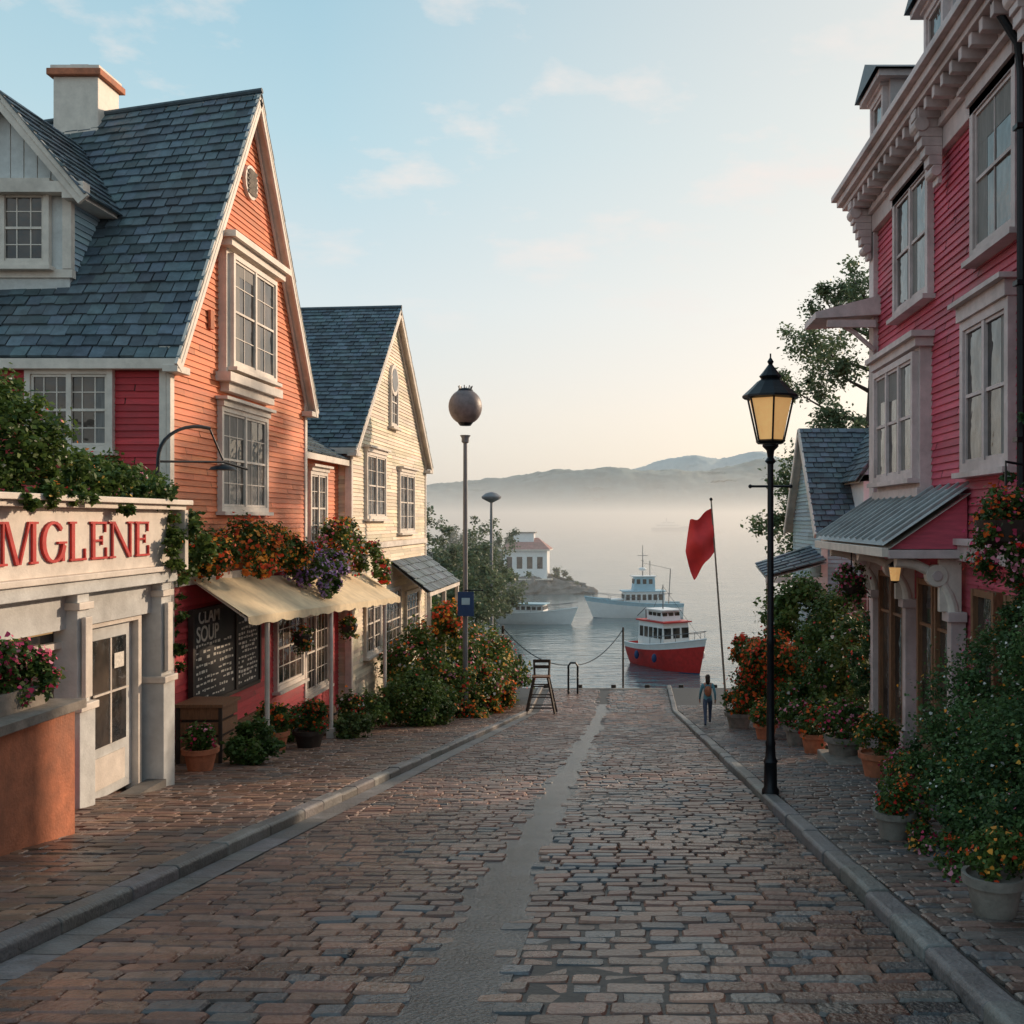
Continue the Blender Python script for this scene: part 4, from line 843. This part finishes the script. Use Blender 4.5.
# ---------------------------------------------------------------- boats
def boat(name,x,y,yaw,L,B,Hb,hullk,strk,cab,seed=0):
    """bow toward local +x"""
    z=-7.3; g=grp(name,(x,y,z)); c,s=math.cos(yaw),math.sin(yaw)
    T=lambda p:(x+p[0]*c-p[1]*s,y+p[0]*s+p[1]*c,z+p[2])
    class TB(MB):
        def add(q,vs,fs,k,col=None): MB.add(q,[T(v) for v in vs],fs,k,col)
    m=TB(); ns=14; vs=[];rows=6
    for i in range(ns+1):
        t=i/ns; X=-L/2+L*t; w=B/2*(1-max(0,(t-.45)/.55)**2.2)*(.86+.14*min(1,t*4)); sh=Hb*(1+.55*t**2.5)
        for j in range(rows+1):
            q=j/rows; ww=w*(.35+.65*q**.55); vs.append((X+(.12*L*q*t**4),ww,-.35+(sh+.35)*q))
    n=rows+1; fs=[]
    def side(sg):
        v2=[(a,sg*b,c_) for a,b,c_ in vs]
        f1=[];f2=[];f3=[]
        for i in range(ns):
            for j in range(rows):
                f=(i*n+j,(i+1)*n+j,(i+1)*n+j+1,i*n+j+1)
                (f3 if j==0 else f2 if j==rows-1 else f1).append(f)
        m.add(v2,f1,hullk); m.add(v2,f2,strk); m.add(v2,f3,'navy')
    side(1);side(-1)
    m.add([vs[j] for j in range(n)]+[(a,-b,c_) for a,b,c_ in vs[:n]],[(j,j+1,n+j+1,n+j) for j in range(rows)],hullk)
    dk=[(vs[i*n+rows][0],vs[i*n+rows][1]*.97,vs[i*n+rows][2]-.12*Hb) for i in range(ns+1)]
    m.add(dk+[(a,-b,c_) for a,b,c_ in dk],[(i,i+1,ns+2+i,ns+1+i) for i in range(ns)],'gwood')
    m.build('hull',g,smooth=True)
    m=TB(); rail=[vs[i*n+rows] for i in range(ns+1)]
    for sg in(1,-1): m.tube([(a,sg*b,c_+.03) for a,b,c_ in rail],.05,strk,6)
    for sg in(1,-1):
        top=[(rail[i][0],sg*rail[i][1]*.95,rail[i][2]+.5) for i in range(ns//2,ns+1)]; m.tube(top,.02,'grey',5)
        for p in top[::2]: m.tube([(p[0],p[1],p[2]-.5),p],.018,'grey',5)
    for (x0,x1,w,z0,z1,k,rf) in cab:
        v=[(x0,-w/2,z0),(x1,-w/2,z0),(x1,w/2,z0),(x0,w/2,z0),(x0+.04,-w/2+.06,z1),(x1-.18,-w/2+.06,z1),(x1-.18,w/2-.06,z1),(x0+.04,w/2-.06,z1)]
        m.add(v,[(0,1,5,4),(1,2,6,5),(2,3,7,6),(3,0,4,7),(4,5,6,7)],k)
        m.box(x0-.12,x1+.08,-w/2-.06,w/2+.06,z1,z1+.08,rf)
        nwin=max(2,int((x1-x0)/.55)); zz=z0+(z1-z0)*.66; hh=(z1-z0)*.34
        for i in range(nwin):
            xx=x0+.15+(x1-x0-.35)*(i+.5)/nwin
            for sg in(-1,1): m.box(xx-.17,xx+.17,sg*(w/2-.02)-.03,sg*(w/2-.02)+.03,zz-hh/2,zz+hh/2,'glass')
        for i in range(3): yy=-w/2+w*(i+.5)/3; m.box(x1-.15,x1-.07,yy-w*.12,yy+w*.12,zz-hh/2,zz+hh/2,'glass')
    return g,m
g,m=boat('fishing_boat',2.6,64.5,math.radians(-58),6.5,3.0,1.4,'red','white',[(-2.0,1.0,2.0,1.0,2.9,'white','red'),(-1.4,.4,1.4,2.98,3.6,'white','white')])
m.tube([(-.6,0,3.6),(-.6,0,5.2)],[.05,.03],'grey',6); m.tube([(-.6,-.7,4.6),(-.6,.7,4.6)],.02,'grey',5); m.tube([(-.6,0,5.1),(3.4,0,2.2)],.012,'iron',4); m.tube([(-.6,0,5.1),(-3.2,0,1.6)],.012,'iron',4); m.tube([(-2.4,0,1.2),(-2.6,0,3.6)],.05,'grey',6); m.tube([(-2.6,0,3.6),(-3.6,0,3.0)],.03,'grey',6)
m.ell((.2,1.02,1.6),(.3,.06,.3),'white',12,8); m.ell((1.6,1.5,.9),(.16,.16,.28),'white',8,6); m.ell((.2,1.6,.8),(.16,.16,.28),'white',8,6); m.ell((-1.2,-1.6,.8),(.16,.16,.28),'navy',8,6); m.ell((.8,-1.6,.8),(.16,.16,.28),'navy',8,6); m.build('wheelhouse',g)
g,m=boat('cabin_cruiser',1.1,98,math.radians(187),8.4,2.8,1.3,'white','palebl',[(-2.4,1.6,2.1,.95,2.5,'white','palebl'),(-1.5,.6,1.7,2.58,3.9,'palebl','white'),(1.6,2.6,1.6,1.1,1.7,'white','white')])
m.tube([(-.4,0,3.95),(-.4,0,6.9)],[.06,.03],'grey',6); m.tube([(-.4,-.8,5.4),(-.4,.8,5.4)],.03,'grey',5); m.tube([(-1.1,0,3.95),(-1.1,0,5.4)],.04,'grey',6); m.tube([(-.9,0,5.9),(.1,0,5.9)],.03,'grey',5); m.tube([(-2.9,0,1),(-3.1,0,4.6)],.05,'grey',6); m.tube([(-3.1,0,4.6),(-.4,0,5.2)],.02,'grey',5); m.ell((-.4,0,4.6),(.4,.4,.18),'white',12,6); m.build('cabin',g)
g,m=boat('motorboat',-8.4,92,math.radians(-10),6.6,2.4,.95,'white','white',[(-1.6,1.2,1.8,.85,1.75,'white','palebl')])
m.tube([(-1.2,0,1.75),(-1.6,0,2.6)],.04,'grey',6); m.tube([(-1.5,-.8,1.85),(-1.5,-.8,2.3),(-1.5,.8,2.3),(-1.5,.8,1.85)],.03,'grey',6); m.build('cabin',g)
g,m=boat('ferry',36,880,math.radians(0),30,8,3.2,'navy','white',[(-11,9,7,2.8,5.6,'white','white'),(-7,5,6,5.7,7.8,'white','white')])
m.tube([(-2,0,7.8),(-2,0,11)],.6,'grey',8); m.build('superstructure',g)
# ---------------------------------------------------------------- people
def person(x,y,z,h,face,top,legs,stride,seed):
    g=grp('person',(x,y,z)); k=h/1.75
    co=[];rad=[];ed=[]
    def v(p,r,par=None):
        co.append(p);rad.append(r); 
        if par is not None: ed.append((par,len(co)-1))
        return len(co)-1
    pel=v((0,0,.95),.135); w=v((0,0,1.12),.12,pel); ch=v((0,.01,1.34),.15,w); nk=v((0,0,1.5),.058,ch); hd=v((0,.01,1.6),.055,nk)
    for s in(-1,1):
        hp=v((s*.09,0,.88),.105,pel); kn=v((s*.1,s*stride*.16+.03,.5),.07,hp); an=v((s*.1,s*stride*.28-.05*(s*stride<0),.09),.045,kn); v((s*.11,s*stride*.28+.16,.035),.035,an)
        shd=v((s*.18,0,1.42),.065,ch); el=v((s*.25,-.03-s*stride*.06,1.14),.048,shd); wr=v((s*.27,.08-s*stride*.08,.9),.034,el); pm=v((s*.27,.1-s*stride*.08,.82),.032,wr)
        for f in range(4): 
            q=v((s*.268+0,.075+.02*f-s*stride*.08,.765),.011,pm); v((s*.255,.078+.02*f-s*stride*.08,.715+.006*abs(f-1.5)),.009,q)
        q=v((s*.25,.13-s*stride*.08,.8),.012,pm); v((s*.24,.14-s*stride*.08,.76),.01,q)
    me=D.meshes.new('body'); me.from_pydata(co,ed,[]); o=D.objects.new('body',me); scn.collection.objects.link(o)
    sk=o.modifiers.new('skin','SKIN'); 
    for i,r_ in enumerate(rad): me.skin_vertices[0].data[i].radius=(r_,r_*.85 if i<3 else r_)
    me.skin_vertices[0].data[0].use_root=True
    sb=o.modifiers.new('sub','SUBSURF'); sb.levels=1; sb.render_levels=1
    dg=C.evaluated_depsgraph_get(); me2=D.meshes.new_from_object(o.evaluated_get(dg)); o.modifiers.clear(); o.data=me2
    me2.materials.clear()
    for kk in(top,legs,'skin','dwood'): me2.materials.append(M[kk])
    for p in me2.polygons:
        cz=p.center.z; ax=abs(p.center.x)
        p.material_index=3 if cz<.1 else (2 if (ax>.215 and cz<.9) or cz>1.46 else (1 if cz<.92 else 0)); p.use_smooth=True
    o.matrix_world=Matrix.Translation((x,y,z))@Matrix.Rotation(face,4,'Z')@Matrix.Scale(k,4)
    o.parent=g; o.matrix_parent_inverse=Matrix.Translation(-g.location)
    m=MB(); m.ell((0,.02,1.655),(.075,.095,.115),'skin',14,10); m.ell((0,.115,1.64),(.014,.02,.022),'skin',8,6)
    for s in(-1,1): m.ell((s*.03,.1,1.665),(.012,.01,.009),'white',8,6); m.ell((s*.077,.01,1.65),(.012,.022,.03),'skin',8,6)
    m.ell((0,.107,1.605),(.025,.01,.007),'red',8,5); m.ell((0,-.012,1.69),(.09,.1,.105),'hair',14,10); m.ell((0,-.06,1.58),(.085,.055,.15),'hair',12,8)
    m.ell((0,-.17,1.22),(.13,.08,.19),'terra',12,8)
    for s in(-1,1): m.tube([(s*.1,-.14,1.36),(s*.11,-.02,1.47),(s*.11,.12,1.4)],.015,'terra',6)
    m.v=[tuple((Matrix.Translation((x,y,z))@Matrix.Rotation(face,4,'Z')@Matrix.Scale(k,4))@V(q)) for q in m.v]; m.build('head_and_backpack',g,smooth=True)
person(2.6,33.0,S(33.0)+.13,1.6,math.radians(0),'teal','denim',1,1)
# ---------------------------------------------------------------- low mist bank over the far water
fm=D.materials.new('sea_mist'); fm.use_nodes=True; nt=fm.node_tree; nt.nodes.remove(nt.nodes['Principled BSDF'])
vs_=nt.nodes.new('ShaderNodeVolumeScatter'); vs_.inputs['Density'].default_value=.0025; vs_.inputs['Color'].default_value=(.97,.985,1,1); vs_.inputs['Anisotropy'].default_value=.4
nt.links.new(vs_.outputs[0],nt.nodes['Material Output'].inputs['Volume']); M['mist']=fm
m=MB(); m.box(-1600,1600,70,1460,-7.25,12,'mist'); m.build('sea_mist')
# ---------------------------------------------------------------- world, sun, camera
SE,SR=math.radians(16),math.radians(47)
dv=V((math.sin(SR)*math.cos(SE),math.cos(SR)*math.cos(SE),math.sin(SE)))
w=D.worlds.new('World'); scn.world=w; w.use_nodes=True; nt=w.node_tree; N=nt.nodes; L=nt.links
bg=N['Background']; sky=N.new('ShaderNodeTexSky'); sky.sky_type='NISHITA'; sky.sun_disc=False; sky.sun_elevation=SE; sky.sun_rotation=SR; sky.dust_density=2.0; sky.air_density=1.0; sky.ozone_density=1.5
L.new(sky.outputs[0],bg.inputs['Color']); bg.inputs['Strength'].default_value=.15
tc=N.new('ShaderNodeTexCoord'); sep=N.new('ShaderNodeSeparateXYZ'); L.new(tc.outputs['Generated'],sep.inputs[0])
# high thin haze layer
rp=N.new('ShaderNodeValToRGB'); e=rp.color_ramp.elements
e[0].position=0; e[0].color=(.88,.80,.72,1); e[1].position=1; e[1].color=(.26,.46,.60,1)
for p,c_ in((.10,(.92,.87,.80,1)),(.20,(.80,.88,.88,1)),(.34,(.56,.79,.86,1)),(.5,(.38,.65,.78,1))): q=rp.color_ramp.elements.new(p); q.color=c_
L.new(sep.outputs['Z'],rp.inputs[0])
dt=N.new('ShaderNodeVectorMath'); dt.operation='DOT_PRODUCT'; L.new(tc.outputs['Generated'],dt.inputs[0]); dt.inputs[1].default_value=dv
gl=N.new('ShaderNodeMapRange'); gl.inputs['From Min'].default_value=.5; gl.inputs['From Max'].default_value=1.0; gl.inputs['To Max'].default_value=.6; L.new(dt.outputs['Value'],gl.inputs[0])
gm=N.new('ShaderNodeMix'); gm.data_type='RGBA'; gm.inputs[7].default_value=(1.35,1.03,.76,1); L.new(gl.outputs[0],gm.inputs['Factor']); L.new(rp.outputs[0],gm.inputs[6])
bh=N.new('ShaderNodeBackground'); L.new(gm.outputs[2],bh.inputs[0]); bh.inputs[1].default_value=1.0
mh=N.new('ShaderNodeMixShader'); mh.inputs[0].default_value=.8; L.new(bg.outputs[0],mh.inputs[1]); L.new(bh.outputs[0],mh.inputs[2])
mz=N.new('ShaderNodeMath'); mz.operation='ADD'; mz.inputs[1].default_value=.12; L.new(sep.outputs['Z'],mz.inputs[0])
dx=N.new('ShaderNodeMath'); dx.operation='DIVIDE'; L.new(sep.outputs['X'],dx.inputs[0]); L.new(mz.outputs[0],dx.inputs[1])
dy=N.new('ShaderNodeMath'); dy.operation='DIVIDE'; L.new(sep.outputs['Y'],dy.inputs[0]); L.new(mz.outputs[0],dy.inputs[1])
cmb=N.new('ShaderNodeCombineXYZ'); L.new(dx.outputs[0],cmb.inputs[0]); L.new(dy.outputs[0],cmb.inputs[1])
n1=N.new('ShaderNodeTexNoise'); n1.inputs['Scale'].default_value=2.6; n1.inputs['Detail'].default_value=9; n1.inputs['Roughness'].default_value=.58; L.new(cmb.outputs[0],n1.inputs['Vector'])
mr=N.new('ShaderNodeMapRange'); mr.inputs['From Min'].default_value=.52; mr.inputs['From Max'].default_value=.68; mr.inputs['To Max'].default_value=.85; L.new(n1.outputs['Fac'],mr.inputs[0])
zf=N.new('ShaderNodeMapRange'); zf.inputs['From Min'].default_value=.14; zf.inputs['From Max'].default_value=.32; L.new(sep.outputs['Z'],zf.inputs[0])
mm=N.new('ShaderNodeMath'); mm.operation='MULTIPLY'; L.new(mr.outputs[0],mm.inputs[0]); L.new(zf.outputs[0],mm.inputs[1])
b2=N.new('ShaderNodeBackground'); b2.inputs[0].default_value=(1,.91,.86,1); b2.inputs[1].default_value=.93
mx=N.new('ShaderNodeMixShader'); L.new(mm.outputs[0],mx.inputs[0]); L.new(mh.outputs[0],mx.inputs[1]); L.new(b2.outputs[0],mx.inputs[2]); L.new(mx.outputs[0],N['World Output'].inputs['Surface'])
sd=D.lights.new('sun','SUN'); sd.energy=3.8; sd.angle=math.radians(1.5); sd.color=(1,.76,.54); so=D.objects.new('sun',sd); scn.collection.objects.link(so)
so.rotation_euler=(-dv).to_track_quat('-Z','Y').to_euler(); so.location=dv*50
cd=D.cameras.new('camera'); cam=D.objects.new('camera',cd); scn.collection.objects.link(cam); cam.location=(0,0,2); cam.rotation_euler=(math.pi/2,0,0)
cd.sensor_width=36; cd.lens=36; cd.shift_x=-115/1024; cd.shift_y=8/1024; cd.clip_end=9000; cd.clip_start=.05; scn.camera=cam
scn.view_settings.view_transform='Standard'; scn.view_settings.look='None'; scn.view_settings.exposure=0; scn.view_settings.gamma=1
